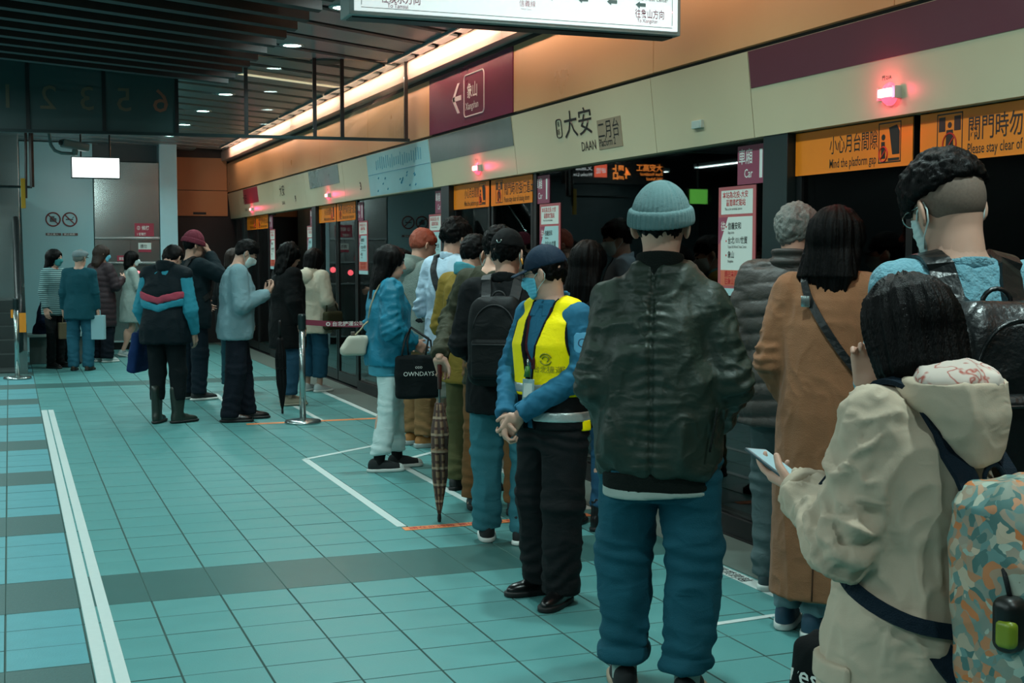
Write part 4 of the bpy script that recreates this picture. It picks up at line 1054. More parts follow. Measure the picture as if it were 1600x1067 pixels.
    def top(s, name, m, prof, sl=(.062, .056, .045), end=0.97, hem=None, neck=.062, wr=.010, wsc=(9, 9, 6), seed=1.0, quilt=0.0, qs=.075, kk=.03, hemw=0.0, extra=None, shr=.058, collar=None, sleeves=True, e=2.4, armfold=.006, vox=None, cutfn=None, parent=None):
        prof = np.array(prof, f32); z0 = prof[0, 0]
        def core(P):
            d = loft(P, prof, e)
            for i in (0, 1):
                sx = -1 if i == 0 else 1
                d = smin(d, rc(P, (sx * .045, -.014, 1.41), s.S[i], shr * .95, shr), .035)
            return smax(d, z0 + 0.003 - P[:, 2], .008)
        def fn(P):
            d = core(P)
            if sleeves:
                for i in (0, 1): d = smin(d, s.arm_sdf(P, i, *sl, end=end), kk)
            nk = rc(P, (0, -.014, 1.36), (0, .004, 1.60), neck, neck)
            d = smax(d, -nk, .012)
            if collar: d = np.minimum(d, collar(P))
            if cutfn: d = cutfn(P, d)
            return d
        def disp(P):
            out = folds(P, wr, wsc, seed) + folds(P, wr * .45, (17, 17, 11), seed + 8, .9) if wr else np.zeros(len(P), f32)
            if quilt: out = out + quilt * np.sqrt(np.abs(np.sin(PI * (P[:, 2] + 0.10 * np.abs(P[:, 0])) / qs))) - quilt * .6
            if extra: out = out + extra(P)
            if sleeves:
                dc = core(P)
                for i in (0, 1):
                    a = s.arm_sdf(P, i, *sl, end=end); wgt = np.clip((dc - a) / .03, 0, 1); ao = np.zeros(len(P), f32)
                    if armfold:
                        ao = folds(P, armfold, (15, 15, 15), seed + 3) + folds(P, armfold * .5, (28, 28, 28), seed + 6)
                        te = length(P - s.E[i]); ax = nrm(s.E[i] - s.S[i] + s.W[i] - s.E[i])
                        ao = ao + armfold * .8 * np.exp(-(te / .09) ** 2) * np.sin((P @ ax) * 2 * PI / .05 + 4 * vnoise(P * 14))
                    if quilt:
                        ax = nrm(s.E[i] - s.S[i]); ao = ao + quilt * .8 * np.sqrt(np.abs(np.sin(PI * ((P - s.S[i]) @ ax) / qs))) - quilt * .5
                    out = out * (1 - wgt) + ao * wgt
            return out
        pts = np.array([*s.S, *s.E, *s.W]); lo = np.minimum(pts.min(0) - .12, [-.34, -.34, z0 - .03]); hi = np.maximum(pts.max(0) + .12, [.34, .30, 1.56])
        s.topfn = fn
        return s.add(name, fn, lo, hi, m, vox, parent, disp)
    def ring_collar(s, z0, z1, r, th, drop=.02, flare=0.0):
        def c(P):
            rr = np.sqrt(P[:, 0] ** 2 + ((P[:, 1] + .010) * 1.0) ** 2); z = P[:, 2] + drop * (P[:, 1] / .06)
            d = np.abs(rr - r - flare * (z - z0)) - th
            return smax(np.maximum(z0 - z, z - z1), d, .008)
        return c
    def trousers(s, name, m, r=(.098, .075, .062), hem=.075, waist=1.02, wr=.008, seed=2.0, pel=None, ank=.010, gap=.012, crotch=0.0, vox=None, cuff=0.0):
        pel = np.array(pel or [(.78 - crotch, .155, .115, -.012), (.86, .172, .128, -.014), (.94, .168, .120, -.010), (waist, .150, .108, -.002)], f32)
        def fn(P):
            legs = []
            for i in (0, 1):
                an, kn = s.legs[i][:2]; an = A(*an); kn = A(*kn); hp = s.hipj[i] + A(0, 0, -.02)
                l = smin(rc(P, hp, kn, r[0], r[1]), rc(P, kn, an + A(0, 0, -.03), r[1], r[2]), .03)
                hz = hem + an[2] - .08
                if cuff: l = np.where((P[:, 2] < hz + cuff), l - .008, l)
                l = smax(l, hz - P[:, 2], .006); legs.append(l)
            d = smin(legs[0], legs[1], gap)
            return smin(d, loft(P, pel), .04)
        def disp(P):
            z0_ = min(s.legs[0][0][2], s.legs[1][0][2]) - .08; fz = P[:, 2] - z0_
            o = folds(P, wr, (10, 10, 7), seed) + folds(P, wr * .32, (9, 9, 24), seed + 4, .9) * np.clip(1.25 - np.abs(fz - .28) / .45, .25, 1)
            o = o + ank * .45 * np.exp(-((fz - .17) / .10) ** 2) * np.sin(fz * 2 * PI / .075 + 16 * P[:, 0] + 9 * P[:, 1] + 9 * vnoise(P * 8 + seed))
            o = o + ank * .35 * np.exp(-((fz - .50) / .07) ** 2) * np.sin(fz * 2 * PI / .06 + 11 * P[:, 0] + 5 * vnoise(P * 7 + seed))
            return o + ank * .5 * np.exp(-((fz - .80) / .06) ** 2) * np.sin(fz * 2 * PI / .05 + 26 * np.abs(P[:, 0]) + 3 * vnoise(P * 7))
        pts = np.array([s.legs[i][j] for i in (0, 1) for j in (0, 1)] + list(s.hipj)); lo = pts.min(0) - .17; hi = pts.max(0) + .17; hi[2] = max(hi[2], waist + .03)
        s.botfn = fn
        return s.add(name, fn, lo, hi, m, vox, None, disp)
    def shoes(s, m, ms, kind='sneaker', ln=1.0, tall=False, name='shoe'):
        for i in (0, 1):
            an, kn, ya = s.legs[i][:3]; an = A(*an); R = rotm(0, 0, ya); base = an - A(0, 0, .08)
            pit = s.legs[i][3] if len(s.legs[i]) > 3 else 0
            if pit: R = R @ rotm(pit, 0, 0)
            def lc(P): return (P - base) @ R
            def plan(Q, gx=0.0):
                yy = (Q[:, 1] - .055 * ln) / (.140 * ln + gx); xx = Q[:, 0] / (.046 + gx + .006 * np.clip(Q[:, 1] / .15, -.6, 1))
                return ((np.abs(xx) ** 2.6 + np.abs(yy) ** 3.2) ** (1 / 2.8) - 1) * .046
            def upper(P):
                Q = lc(P)
                d = ell(Q, (0, .075 * ln, .030), (.046, .118 * ln, .042)); d = smin(d, ell(Q, (0, -.03, .045), (.042, .056, .06)), .03)
                d = smin(d, rc(Q, (0, -.012, .06), (0, .075, .055), .038, .030), .02)
                if kind == 'boot': d = smin(d, rc(Q, (0, -.012, .08), (0, -.012, .30 if tall else .16), .052, .080 if tall else .058), .03)
                if kind == 'high': d = smin(d, rc(Q, (0, -.015, .08), (0, -.02, .15), .042, .046), .03)
                d = smax(d, plan(Q, -.001), .01); top_ = {'boot': .36 if tall else .21, 'high': .17}.get(kind, .108)
                d = smax(d, Q[:, 2] - top_ + .25 * np.maximum(0, Q[:, 1]) * (kind not in ('boot', 'high')), .01)
                return smax(d, .016 - Q[:, 2], .004)
            def sole(P):
                Q = lc(P); hgt = .028 if kind != 'chunky' else .040
                return smax(plan(Q, .003), np.abs(Q[:, 2] - hgt / 2 - .0) - hgt / 2, .006)
            lo = base + A(-.22, -.22, -.06); hi = base + A(.22, .25, .42 if kind == 'boot' else .2)
            sh = s.add(name, upper, lo, hi, m, max(s.vox * .8, .0045))
            if sh is None: continue
            s.add('sole', sole, lo, base + A(.22, .25, .07), ms or M_rubberb, max(s.vox * .8, .0045), parent=sh)
            if kind in ('sneaker', 'canvas', 'chunky', 'high') and s.d < 11:
                lm_ = MB()
                for j in range(4):
                    y_ = .035 + j * .022; z_ = .084 - j * .010
                    a, b = A(-.020, y_, z_ - .006), A(.020, y_ + .008, z_ - .006); mid = A(0, y_ + .004, z_ + .004)
                    lm_.tube([base + R @ a, base + R @ mid, base + R @ b], .0032, 5)
                s.mb('laces', lm_, M_rubber, sh)
                if kind in ('canvas', 'high'):
                    def toe(P): Q = lc(P); return smax(upper(P) - .003, .150 * ln - Q[:, 1], .006)
                    s.add('toe_cap', toe, lo, hi, M_rubber, max(s.vox * .8, .0045), parent=sh)
    def socks(s, m, z1=.2, r=.042):
        for i in (0, 1):
            an, kn = s.legs[i][:2]; an = A(*an)
            s.add('sock', lambda P: smax(rc(P, an + A(0, -.005, -.04), an + (A(*kn) - an) * .6, r, r * 1.15), np.abs(P[:, 2] - (an[2] - .08) - z1 / 2 - .02) - z1 / 2 + .02, .006), an - .12, an + A(.12, .12, z1 + .1), m)
    # -- hair and head wear
    def hair(s, style='short', m=None, t=.020, L=.30, seed=0.0, nape=-.06, name='hair', wid=1.0, vox=None):
        m = m or M_hair; Rh, hc = s.Rh, s.hc
        def disp(P):
            Q = s.hl(P); x, y, z = Q.T
            if style in ('short', 'fade', 'curly'):
                tex = (vnoise(Q * A(110, 110, 90) + seed) - .5) * .010 + (vnoise(Q * A(48, 48, 40) + seed) - .5) * .010 + (vnoise(Q * A(20, 20, 18) + seed) - .5) * .010
                return tex * (1.7 if style == 'curly' else 1.0)
            g_ = np.arctan2(x, -(y + .01)); rad = np.sqrt(x * x + y * y)
            st = (vnoise(np.stack([g_ * 9, rad * 18, z * 5 + seed], 1)) - .5) * .016 + (vnoise(np.stack([g_ * 26, rad * 30, z * 7 + seed], 1)) - .5) * .009
            if style == 'wavy': st = st + (vnoise(Q * A(26, 26, 20) + seed) - .5) * .030
            return st
        def fn(P):
            Q = s.hl(P); x, y, z = Q.T
            if style in ('short', 'fade', 'curly'):
                cap = ell(Q, (0, -.012, .030), (.077 + t * .8, .097 + t * .7, .088 + t))
                if style == 'fade':
                    cap = ell(Q, (0, .002, .050), (.078 + t * .55, .100 + t * .7, .078 + t)); line = .026 - (y - .02) * .22
                    d = smax(cap, line - z, .012)
                    return smax(d, -ell(Q, (0, .125, .0), (.07, .045, .085)), .01)
                line = np.interp(y, [-.13, -.06, -.01, .03, .06, .10, .13], [nape, nape + .005, .0, .012, .045, .062, .075]).astype(f32)
                d = smax(cap, line - z, .012)
                return smax(d, -ell(np.abs(Q) * A(1, 0, 0) + Q * A(0, 1, 1), (.082, -.006, -.006), (.020, .022, .030)), .006)
            cap = ell(Q, (0, -.014, .032), (.077 + t, .097 + t, .088 + t))
            cap = smax(cap, -.01 - z, .02)
            if style == 'bob':
                dr = loft(Q, [(-.125, .090 * wid, .085, -.030), (-.10, .103 * wid, .098, -.026), (-.03, .106 * wid, .108, -.020), (.04, .100, .112, -.014), (.075, .085, .095, -.012)], 2.2)
            else:
                dr = loft(Q, [(-L, .075 * wid, .030, -.075), (-L + .07, .105 * wid, .045, -.078), (-.14, .112 * wid, .062, -.072), (-.06, .104 * wid, .085, -.045), (.02, .098, .105, -.018), (.075, .085, .095, -.012)], 2.1)
            d = smin(cap, dr, .03)
            return smax(d, -ell(Q, (0, .118, -.055), (.056 if style == 'bob' else .060, .088, .125)), .012)
        hs = .17
        lo, hi = hc - .24, hc + .24
        if style in ('long', 'wavy'): lo = hc - A(.26, .26, L + .12)
        return s.add(name, fn, lo, hi, m, vox or max(.0042, s.vox * .75), None, disp)
    def stubble(s, m):
        def fn(P):
            Q = s.hl(P); x, y, z = Q.T
            line = np.interp(y, [-.13, -.06, -.02, .03, .06], [-.078, -.066, -.010, .0, .02]).astype(f32)
            d = smax(ell(Q, (0, -.012, .028), (.0815, .1015, .0925)), line - z, .012)
            return smax(smax(d, z - .085, .02), y - .055, .01)
        return s.add('cropped_sides', fn, s.hc - .16, s.hc + .16, m, max(.0042, s.vox * .75))
    def mask(s, m):
        def fn(P):
            Q = s.hl(P); x, y, z = Q.T
            d = smin(s.head_core(Q), rc(Q, (0, .093, .010), (0, .108, -.025), .010, .016), .03) - .007
            d = d - .0012 * np.sin(z * 2 * PI / .016)
            d = smax(d, .030 + .5 * np.maximum(0, -z - .07) - y, .006)
            return smax(d, np.abs(z + .050) - .058 + .25 * np.maximum(0, .09 - y), .006)
        o = s.add('face_mask', fn, s.hc - .16, s.hc + .16, m, max(.0035, s.vox * .6))
        for sx in (-1, 1):
            lp = MB(); lp.tube([(sx * .064, .045, -.020), (sx * .078, .012, .010), (sx * .083, -.022, .022), (sx * .086, -.034, .0), (sx * .083, -.026, -.026), (sx * .074, .012, -.055), (sx * .060, .038, -.080)], .0022, 5)
            s.mb('ear_loop', lp, M_maskw if m is M_maskb else m, o, head=True)
        return o
    def beanie(s, m, cuff=True, rib=52, zb=.022, tall=.0, tl=.10):
        def dome(P):
            Q = s.hl(P); x, y, z = Q.T; a = np.arctan2(x, y + .012)
            fade = np.clip((.16 - z) / .06, 0, 1)
            d = ell(Q, (0, -.014, .034), (.077 + .020, .097 + .020, .088 + .030 + tall)) - .0024 * np.sin(rib * a) * fade
            d = d + .004 * np.clip((z - .07) / .06, 0, 1) * np.maximum(0, np.cos(a * 5)) ** 8 * 2
            return smax(d, zb - z - tl * y, .006)
        o = s.add('beanie', dome, s.hc - A(.16, .17, .1), s.hc + A(.16, .16, .23), m, max(.0034, s.vox * .65))
        if cuff:
            def cf(P):
                Q = s.hl(P); x, y, z = Q.T; a = np.arctan2(x, y + .012); zz = z + tl * y - zb
                d = np.abs(ell(Q, (0, -.014, .020), (.077 + .024, .097 + .024, .13))) - .009 - .0026 * np.sin(rib * a)
                return smax(d, np.abs(zz - .022) - .030, .012)
            s.add('cuff', cf, s.hc - A(.17, .18, .1), s.hc + A(.17, .17, .16), m, max(.0034, s.vox * .65), parent=o)
        return o
    def cap(s, m, visor=True, flat=False, mv=None):
        def cr(P):
            Q = s.hl(P)
            if flat:
                d = smin(ell(Q, (0, .012, .075), (.098, .125, .048)), ell(Q, (0, -.02, .045), (.092, .112, .07)), .02); return smax(d, .030 - Q[:, 2] + .15 * Q[:, 1], .008)
            d = ell(Q, (0, -.012, .034), (.077 + .013, .097 + .013, .088 + .026)); a = np.arctan2(Q[:, 0], Q[:, 1] + .012)
            d = d + .0012 * np.maximum(0, np.cos(a * 6)) ** 20
            return smax(d, .034 - Q[:, 2] - .05 * Q[:, 1], .005)
        o = s.add('cap', cr, s.hc - A(.16, .18, .06), s.hc + A(.16, .2, .19), m, max(.0036, s.vox * .65))
        if visor:
            def vs(P):
                Q = s.hl(P).copy(); Q[:, 2] += 6 * Q[:, 0] ** 2 * .6 + (.22 * (Q[:, 1] - .09))
                if flat: d = ell(Q, (0, .10, .047), (.075, .055, .010))
                else: d = rbox(Q, (0, .105, .044), (.078, .075, .0035), .003); d = smax(d, length(Q[:, :2] - A(0, .085)) - .092, .01)
                return smax(d, .055 - Q[:, 1], .006)
            s.add('visor', vs, s.hc - A(.12, 0, .05), s.hc + A(.12, .24, .12), mv or m, max(.0032, s.vox * .6), parent=o)
        if not flat:
            s.mb('button', MB().lathe([(.0, .151), (.007, .150), (.009, .146), (.009, .142)], 10, c=(0, -.012, .0)), m, o, head=True)
        return o
    def glasses(s, m):
        g_ = MB()
        for sx in (-1, 1):
            g_.tube([(sx * .032 + .024 * math.cos(2 * PI * j / 18), .108 - .006 * abs(math.cos(2 * PI * j / 18)), .012 + .019 * math.sin(2 * PI * j / 18)) for j in range(19)], .0018, 5, cap=False)
            g_.tube([(sx * .055, .104, .018), (sx * .076, .06, .018), (sx * .082, -.01, .018), (sx * .080, -.03, .0)], .0018, 5)
        g_.tube([(-.009, .112, .016), (.009, .112, .016)], .0018, 5)
        return s.mb('glasses', g_, m, head=True)
    def strap(s, name, pts, w, m, parent, th=.004, off=.004, n=28, fn=None, proj=None):
        v, q = ribbon_geo(pts, w, th, fn or s.topfn, off, n, proj=proj); return s.geo(name, v, q, m, parent, smooth=False)
    # -- a thing that is carried: its own top-level object standing at the person's place
    def carried(s, name, label, cat, at=None):
        """at = local attachment point in person space; returns an Empty sharing the person's frame"""
        o = empty(name, tuple(s.root.location), s.root.rotation_euler.z, label, cat); return o
    def backpack(s, label, m, ms=None, c=(0, -.205, 1.16), b=(.15, .080, .22), m2=None, strap_w=.055, straps=True, kind=0, name='backpack', lean=0.0, seed=0.0, handle=True, rx=0.0):
        o = s.carried(name, label, 'backpack'); ms = ms or M_strapb; m2 = m2 or m; c = A(*c); b = A(*b); R = rotm(rx, 0, 0)
        def fn(P):
            Q = (P - c) @ R; x, y, z = Q.T
            tp = 1 - .22 * np.clip(z / b[2], 0, 1) ** 2
            Q2 = np.stack([x / tp, y / (1 - .25 * np.clip(z / b[2], 0, 1) ** 2), z], 1)
            return rbox(Q2, (0, 0, 0), b, .06) * .85
        s.packfn = fn
        bo = s.add('pack_body', fn, c - b - .05, c + b + .05, m, max(s.vox * .9, .005), o, lambda P: folds(P, .008, (11, 11, 9), seed))
        def pk(P):
            Q = (P - c) @ R; return smax(rbox(Q, (0, -b[1] * .95, -b[2] * .38), (b[0] * .78, .035, b[2] * .45), .025), -(fn(P) + .004), .004)
        s.add('front_pocket', pk, c - b - .09, c + b + .02, m2, max(s.vox * .8, .005), parent=o)
        zp = MB()
        zp.tube([c + R @ A(b[0] * .72 * math.cos(t), -b[1] * (1.0 - .12 * abs(math.sin(t))), b[2] * (.25 + .58 * math.sin(t))) for t in np.linspace(0.1, PI - .1, 14)], .0045, 5)
        zp.tube([c + R @ A(b[0] * .70 * t, -b[1] * .95 - .036, -b[2] * .05) for t in np.linspace(-1, 1, 7)], .004, 5)
        s.mb('zip', zp, ms, o)
        if handle: s.mb('grab_handle', MB().tube([c + R @ A(.035 * math.cos(t), b[1] * .5, b[2] * .97 + .035 * math.sin(t)) for t in np.linspace(0, PI, 9)], .006, 6), ms, o)
        if straps:
            for sx in (-1, 1):
                zt = c[2] + b[2]
                s.strap('shoulder_strap', [(sx * .075, c[1] + b[1] * .7, min(zt - .03, 1.40)), (sx * .090, -.10, 1.43), (sx * .098, -.01, 1.475), (sx * .108, .09, 1.38), (sx * .118, .13, 1.25), (sx * .140, .10, 1.12), (sx * .165, .0, 1.03), (sx * .13, c[1] + b[1] * .5, c[2] - b[2] * .75)], strap_w, ms, o, th=.012, off=.008, n=34, proj=lambda t: .06 < t < .86)
        return o
# ================================================================== PEOPLE
def PF(hem=.80, w=0.0, dp=0.0, hemw=0.0, waist=0.0, shw=0.0):
    return [(hem, .186 + w + hemw, .132 + dp + hemw * .7, -.010), (max(hem + .06, .90), .182 + w + hemw * .6, .132 + dp + hemw * .4, -.008), (1.08, .160 + w - waist, .118 + dp - waist, 0), (1.24, .172 + w + shw * .6, .124 + dp, 0), (1.35, .165 + w * .7 + shw, .102 + dp * .6, -.010), (1.43, .092 + w * .3, .074, -.014)]
def local_of(xy, rz, H, p):
    v = Matrix.Rotation(-rz, 3, 'Z') @ (Vector(p) - Vector((xy[0], xy[1], 0))); return tuple(v / (H / 1.70))
def band(s, name, m, cond, off=.003, parent=None, fn=None, lo=None, hi=None, vox=None):
    base = fn or s.topfn
    return s.add(name, lambda P: smax(base(P) - off, cond(P), .003), lo if lo is not None else A(-.36, -.34, .6), hi if hi is not None else A(.36, .34, 1.58), m, vox or s.vox * .9, parent)
LEG = lambda l, r: (l, r)

# ---------------------------------------------------------------- the man in the grey-green beanie (nearest in the middle)
M_bomber = cloth('bomber_nylon', '#29362d', 0.5, bump=0.25, bscale=45, sheen=0.0, spec=0.35, var=.08, crease=.32)
M_rib = cloth('bomber_rib', '#141a17', 0.9, bump=0.5, bscale=220)
M_jeans = cloth('teal_jeans', '#1f5a6b', 0.85, bump=0.35, bscale=260, var=.16, vscale=9)
M_beanie = cloth('beanie_wool', '#6d8f91', 0.95, bump=0.5, bscale=420, sheen=.4)
f = Fig('tall man with back turned in green bomber jacket and ribbed grey beanie', 1032, 4.50, 4, 1.765, head=-6, down=2,
        legs=(((-.115, .05, .08), (-.12, .05, .48), .20), ((.10, -.05, .08), (.12, .005, .48), -.12)),
        arms=(((-.205, -.05, 1.07), (-.15, .14, .90)), ((.232, -.04, 1.08), (.18, .15, .92))), sh=.155, shz=1.335, w=1.05)
f.body()
f.trousers('jeans', M_jeans, (.108, .094, .076), hem=.115, wr=.014, crotch=.10, ank=.012, cuff=.045, seed=3)
f.socks(cloth('sock_pale', '#aebfb8'), .14)
f.shoes(mat('shoe_black_suede', '#101314', .8), mat('sole_tan', '#9a8a74', .6), 'sneaker')
def bomber_x(P):
    x, y, z = P.T
    bk = np.clip(-y / .08, 0, 1)
    d = bk * (-.012 * np.exp(-((x + .015) / .008) ** 2) + .0032 * np.exp(-((x + .015) / .06) ** 2) * np.sin(z * 2 * PI / .034 + 9 * np.abs(x) + 5 * vnoise(P * 12)) * np.clip((z - .72) / .1, 0, 1))
    return d + bk * .007 * np.sin((z - 1.1) * 26 + np.abs(x + .015) * 38 + 5 * vnoise(P * 6)) * np.clip(np.abs(x) / .08, 0, 1) * np.exp(-((z - .98) / .28) ** 2)
BOMB = [(.765, .182, .138, -.012), (.79, .196, .152, -.018), (.85, .203, .166, -.022), (1.0, .203, .168, -.020), (1.18, .188, .156, -.018), (1.29, .160, .130, -.015), (1.37, .112, .098, -.014), (1.45, .085, .075, -.014)]
tp = f.top('bomber_jacket', M_bomber, BOMB, sl=(.070, .072, .058), wr=.020, wsc=(7, 7, 6), seed=4.2, shr=.062, extra=bomber_x, neck=.066, kk=.035, armfold=.012)
tf = f.topfn
f.add('rib_hem', lambda P: smax(smax(loft(P, [(.69, .184, .138, -.012), (.74, .186, .140, -.014), (.80, .19, .145, -.016)]), P[:, 2] - .78, .006), .715 - P[:, 2], .006), A(-.26, -.24, .67), A(.26, .24, .83), M_rib, parent=tp)
f.add('rib_collar', f.ring_collar(1.395, 1.490, .068, .011, drop=.010), A(-.13, -.13, 1.36), A(.13, .13, 1.52), M_rib, parent=tp)
f.add('shirt_hem', lambda P: smax(loft(P, [(.67, .186, .140, -.012), (.75, .186, .140, -.012)]), np.abs(P[:, 2] - .715) - .017 + .006 * np.sin(P[:, 0] * 14), .004), A(-.24, -.2, .65), A(.24, .2, .77), cloth('tee_white', '#aebbb4'))
f.hair('short', M_hair, .005, nape=-.058)
f.beanie(M_beanie, rib=46, zb=.022, tall=.006, tl=-.22)
zs = MB(); pts_ = spline([(.172, -.155, .86), (.186, -.145, .94), (.193, -.130, 1.00)], 6); zs.tube([tuple(p) for p in pts_], .004, 5); f.mb('pocket_zip', zs, M_rib, tp)

# ---------------------------------------------------------------- the attendant in the yellow vest
M_shirtb = cloth('shirt_blue', '#2c6f8e', 0.8, bump=.2, bscale=300, var=.1)
M_vest = cloth('vest_yellow', '#ffe400', 0.6, dye=1.0, crease=.2, bump=.12, bscale=120, var=.04); M_refl = mat('reflective_band', '#b9c3c0', .3, metal=.5, var=.1, vscale=40, bump=.15, bscale=90)
M_vblack = cloth('vest_black', '#101416', .7)
f = Fig('station attendant in yellow vest, navy cap and blue mask with clasped hands', 862, 5.82, 226, 1.575, head=-66, down=12,
        legs=(((-.105, .03, .08), (-.11, .03, .48), .35), ((.10, -.04, .08), (.11, .0, .48), -.30)),
        arms=(((-.245, .02, 1.12), (-.015, .235, .915)), ((.245, .04, 1.10), (.060, .245, .895))), sh=.172,
        hands=(dict(d=(.42, .35, -.85), n=(.8, -.5, .1), curl=[.75, .8, .85, .9], thumb=.7), dict(d=(-.30, .25, -.92), n=(-.75, -.65, 0), curl=[.85, .9, .95, 1.0], thumb=.8)))
f.body()
M_blackt = cloth('trousers_black', '#15191b', .75, bump=.25, bscale=300, var=.2)
f.trousers('trousers', M_blackt, (.115, .098, .092), hem=.055, wr=.010, crotch=.03, ank=.010, seed=7)
M_leath = mat('black_leather', '#0b0c0d', .28, var=.2, vscale=20, bump=.15, bscale=60)
f.socks(M_vblack, .16)
f.shoes(M_leath, M_rubberb, 'leather', 1.04)
tp = f.top('uniform_shirt', M_shirtb, PF(.84, .008, .008), sl=(.068, .060, .046), end=.96, wr=.009, seed=9, neck=.060, armfold=.009)
sf_ = f.topfn
def collar2(P):
    return f.ring_collar(1.40, 1.462, .062, .007, drop=.022, flare=.25)(P)
f.add('collar', collar2, A(-.13, -.13, 1.34), A(.13, .13, 1.52), M_shirtb, parent=tp)
arms_off = f.arm_sdf
VP = PF(.835, .028, .030, .0, 0, .012)
def vee(P):                       # the open front of the vest
    x, y, z = P.T
    return np.maximum(np.abs(x) - .012 - .055 * np.clip((z - 1.06) / .33, 0, 1) - .02 * np.clip((1.0 - z) / .15, 0, 1), -(y - .02))
def vest_fn(P):
    x, y, z = P.T
    d = loft(P, VP)
    for i in (0, 1):
        sx = -1 if i == 0 else 1
        d = smin(d, rc(P, (sx * .045, -.014, 1.42), (sx * .13, -.012, 1.405), .062, .060), .03)
    d = smax(d, .84 - z, .006)
    d = smax(d, -rc(P, (0, .0, 1.36), (0, .02, 1.62), .072, .085), .008)
    d = smax(d, -vee(P), .006)
    for sx in (-1, 1):
        d = smax(d, -ell(P, (sx * .215, -.008, 1.30), (.062, .105, .155)), .008)
    return d
vb = f.add('safety_vest', lambda P: smax(vest_fn(P), 1.00 - P[:, 2], .004), A(-.3, -.3, .8), A(.3, .3, 1.52), M_vest)
f.add('vest_lower', lambda P: smax(vest_fn(P) + .002, P[:, 2] - 1.004, .004), A(-.3, -.3, .8), A(.3, .3, 1.06), M_vblack, parent=vb)
for z_, h_ in ((1.035, .024), (.905, .024)):
    f.add('reflective_band', lambda P: smax(vest_fn(P) - .0025, np.abs(P[:, 2] - z_) - h_, .003), A(-.3, -.3, z_ - .05), A(.3, .3, z_ + .05), M_refl, parent=vb)
f.add('side_tab', lambda P: smax(vest_fn(P) - .003, np.maximum(np.abs(P[:, 1] + .03) - .028, np.maximum(P[:, 2] - .89, P[:, 0])), .003), A(-.3, -.2, .8), A(.0, .2, .94), M_vest, parent=vb)
f.add('front_piping', lambda P: smax(vest_fn(P) - .003, np.maximum(vee(P) - .010, .02 - P[:, 1]), .002), A(-.16, 0, .84), A(.16, .3, 1.48), M_vblack, .0048, parent=vb)
for sx in (-1, 1):
    f.add('armhole_piping', lambda P: smax(vest_fn(P) - .003, np.abs(ell(P, (sx * .215, -.008, 1.30), (.062, .105, .155))) - .007, .002), A(sx * .2 - .12, -.2, 1.1), A(sx * .2 + .12, .2, 1.5), M_vblack, .0048, parent=vb)
# badge on the sleeve, dark undershirt front, lanyard with card
M_lan = cloth('lanyard_wine', '#4d1f26')
f.add('button_placket', lambda P: smax(sf_(P) - .004, np.maximum(np.abs(P[:, 0] + .006) - .016, np.maximum(P[:, 2] - 1.39, .88 - P[:, 2])) + (P[:, 1] < .04) * 1.0, .003), A(-.1, .0, .85), A(.1, .3, 1.45), M_shirtb, parent=tp)
for sx in (-1, 1):
    f.add('collar_point', lambda P: smax(smin(sf_(P), f.neck_sdf(P) - .008, .02) - .008, np.maximum(np.abs(P[:, 0] - sx * (.030 + .25 * (1.45 - P[:, 2]))) - .026, np.maximum(P[:, 2] - 1.455, 1.375 - P[:, 2])) + (P[:, 1] < .015) * 1.0, .004), A(-.12, 0, 1.33), A(.12, .2, 1.5), M_shirtb, .005, parent=tp)
cd = f.carried('lanyard', 'wine red lanyard with a clear card holder on the yellow vest', 'lanyard')
for sx in (-1, 1):
    f.strap('strap', [(sx * .055, -.03, 1.45), (sx * .06, .05, 1.40), (sx * .045, .12, 1.25), (-.03 + sx * .008, .16, 1.13)], .014, M_lan, cd, th=.003, off=.005, n=20, fn=lambda P: np.minimum(sf_(P), vest_fn(P)))
R_ = rotm(0.05, 0, .12); cc_ = A(-.035, .185, 1.035)
crd = MB(); crd.box(-.034, .034, -.003, .003, -.05, .05, .002); crd.v = [tuple(cc_ + R_ @ A(*v)) for v in crd.v]; f.mb('card_holder', crd, mat('card_clear', '#8fa9ab', .25), cd, smooth=False)
crd = MB(); crd.box(-.026, .026, .0032, .0042, -.036, .030); crd.v = [tuple(cc_ + R_ @ A(*v)) for v in crd.v]; f.mb('card', crd, mat('card_white', '#c7cfc8', .5), cd, smooth=False)
f.mb('green_tag', MB().tube([cc_ + A(.0, .004, .11), cc_ + A(.0, .008, .06)], [.010, .016], 8), mat('tag_green', '#2f6a2a', .4), cd)
f.mb('key_ring', MB().tube([cc_ + A(.0, .0, .11), cc_ + A(.004, .0, .145)], .005, 6), M_chrome, cd)
# round emblem and lettering on the chest
def on_vest(x, z, off=.004):
    x = np.atleast_1d(x); p = np.stack([x, np.full(len(x), .2), np.broadcast_to(z, x.shape)], 1).astype(f32)
    for _ in range(14):
        dd = vest_fn(p) - off; p[:, 1] -= np.clip(dd, -.05, .05)
    return p if len(p) > 1 else p[0]
em = MB()
for r_, w_, a0, a1 in ((.026, .0034, .3, 2.9), (.026, .0034, 3.5, 6.0), (.014, .003, 0.0, 4.2)):
    em.tube([tuple(on_vest(-.105 + r_ * 1.1 * math.cos(t), 1.180 + r_ * math.sin(t))) for t in np.linspace(a0, a1, 12)], w_, 5)
f.mb('emblem', em, mat('emblem_olive', '#8a8a10', .6), vb)
tm = text('lettering', '台北捷運', 0.036, mat('vest_ink', '#8c8712', .6), None, (0, 0, 0), (1, 0, 0), (0, 0, 1), 1.0, .0)
vv = np.zeros(len(tm.data.vertices) * 3, f32); tm.data.vertices.foreach_get('co', vv); vv = vv.reshape(-1, 3)
nv = on_vest(-.038 - vv[:, 0], 1.118 + vv[:, 2]); tm.data.vertices.foreach_set('co', f.place(nv).ravel()); tm.data.update(); tm.parent = vb
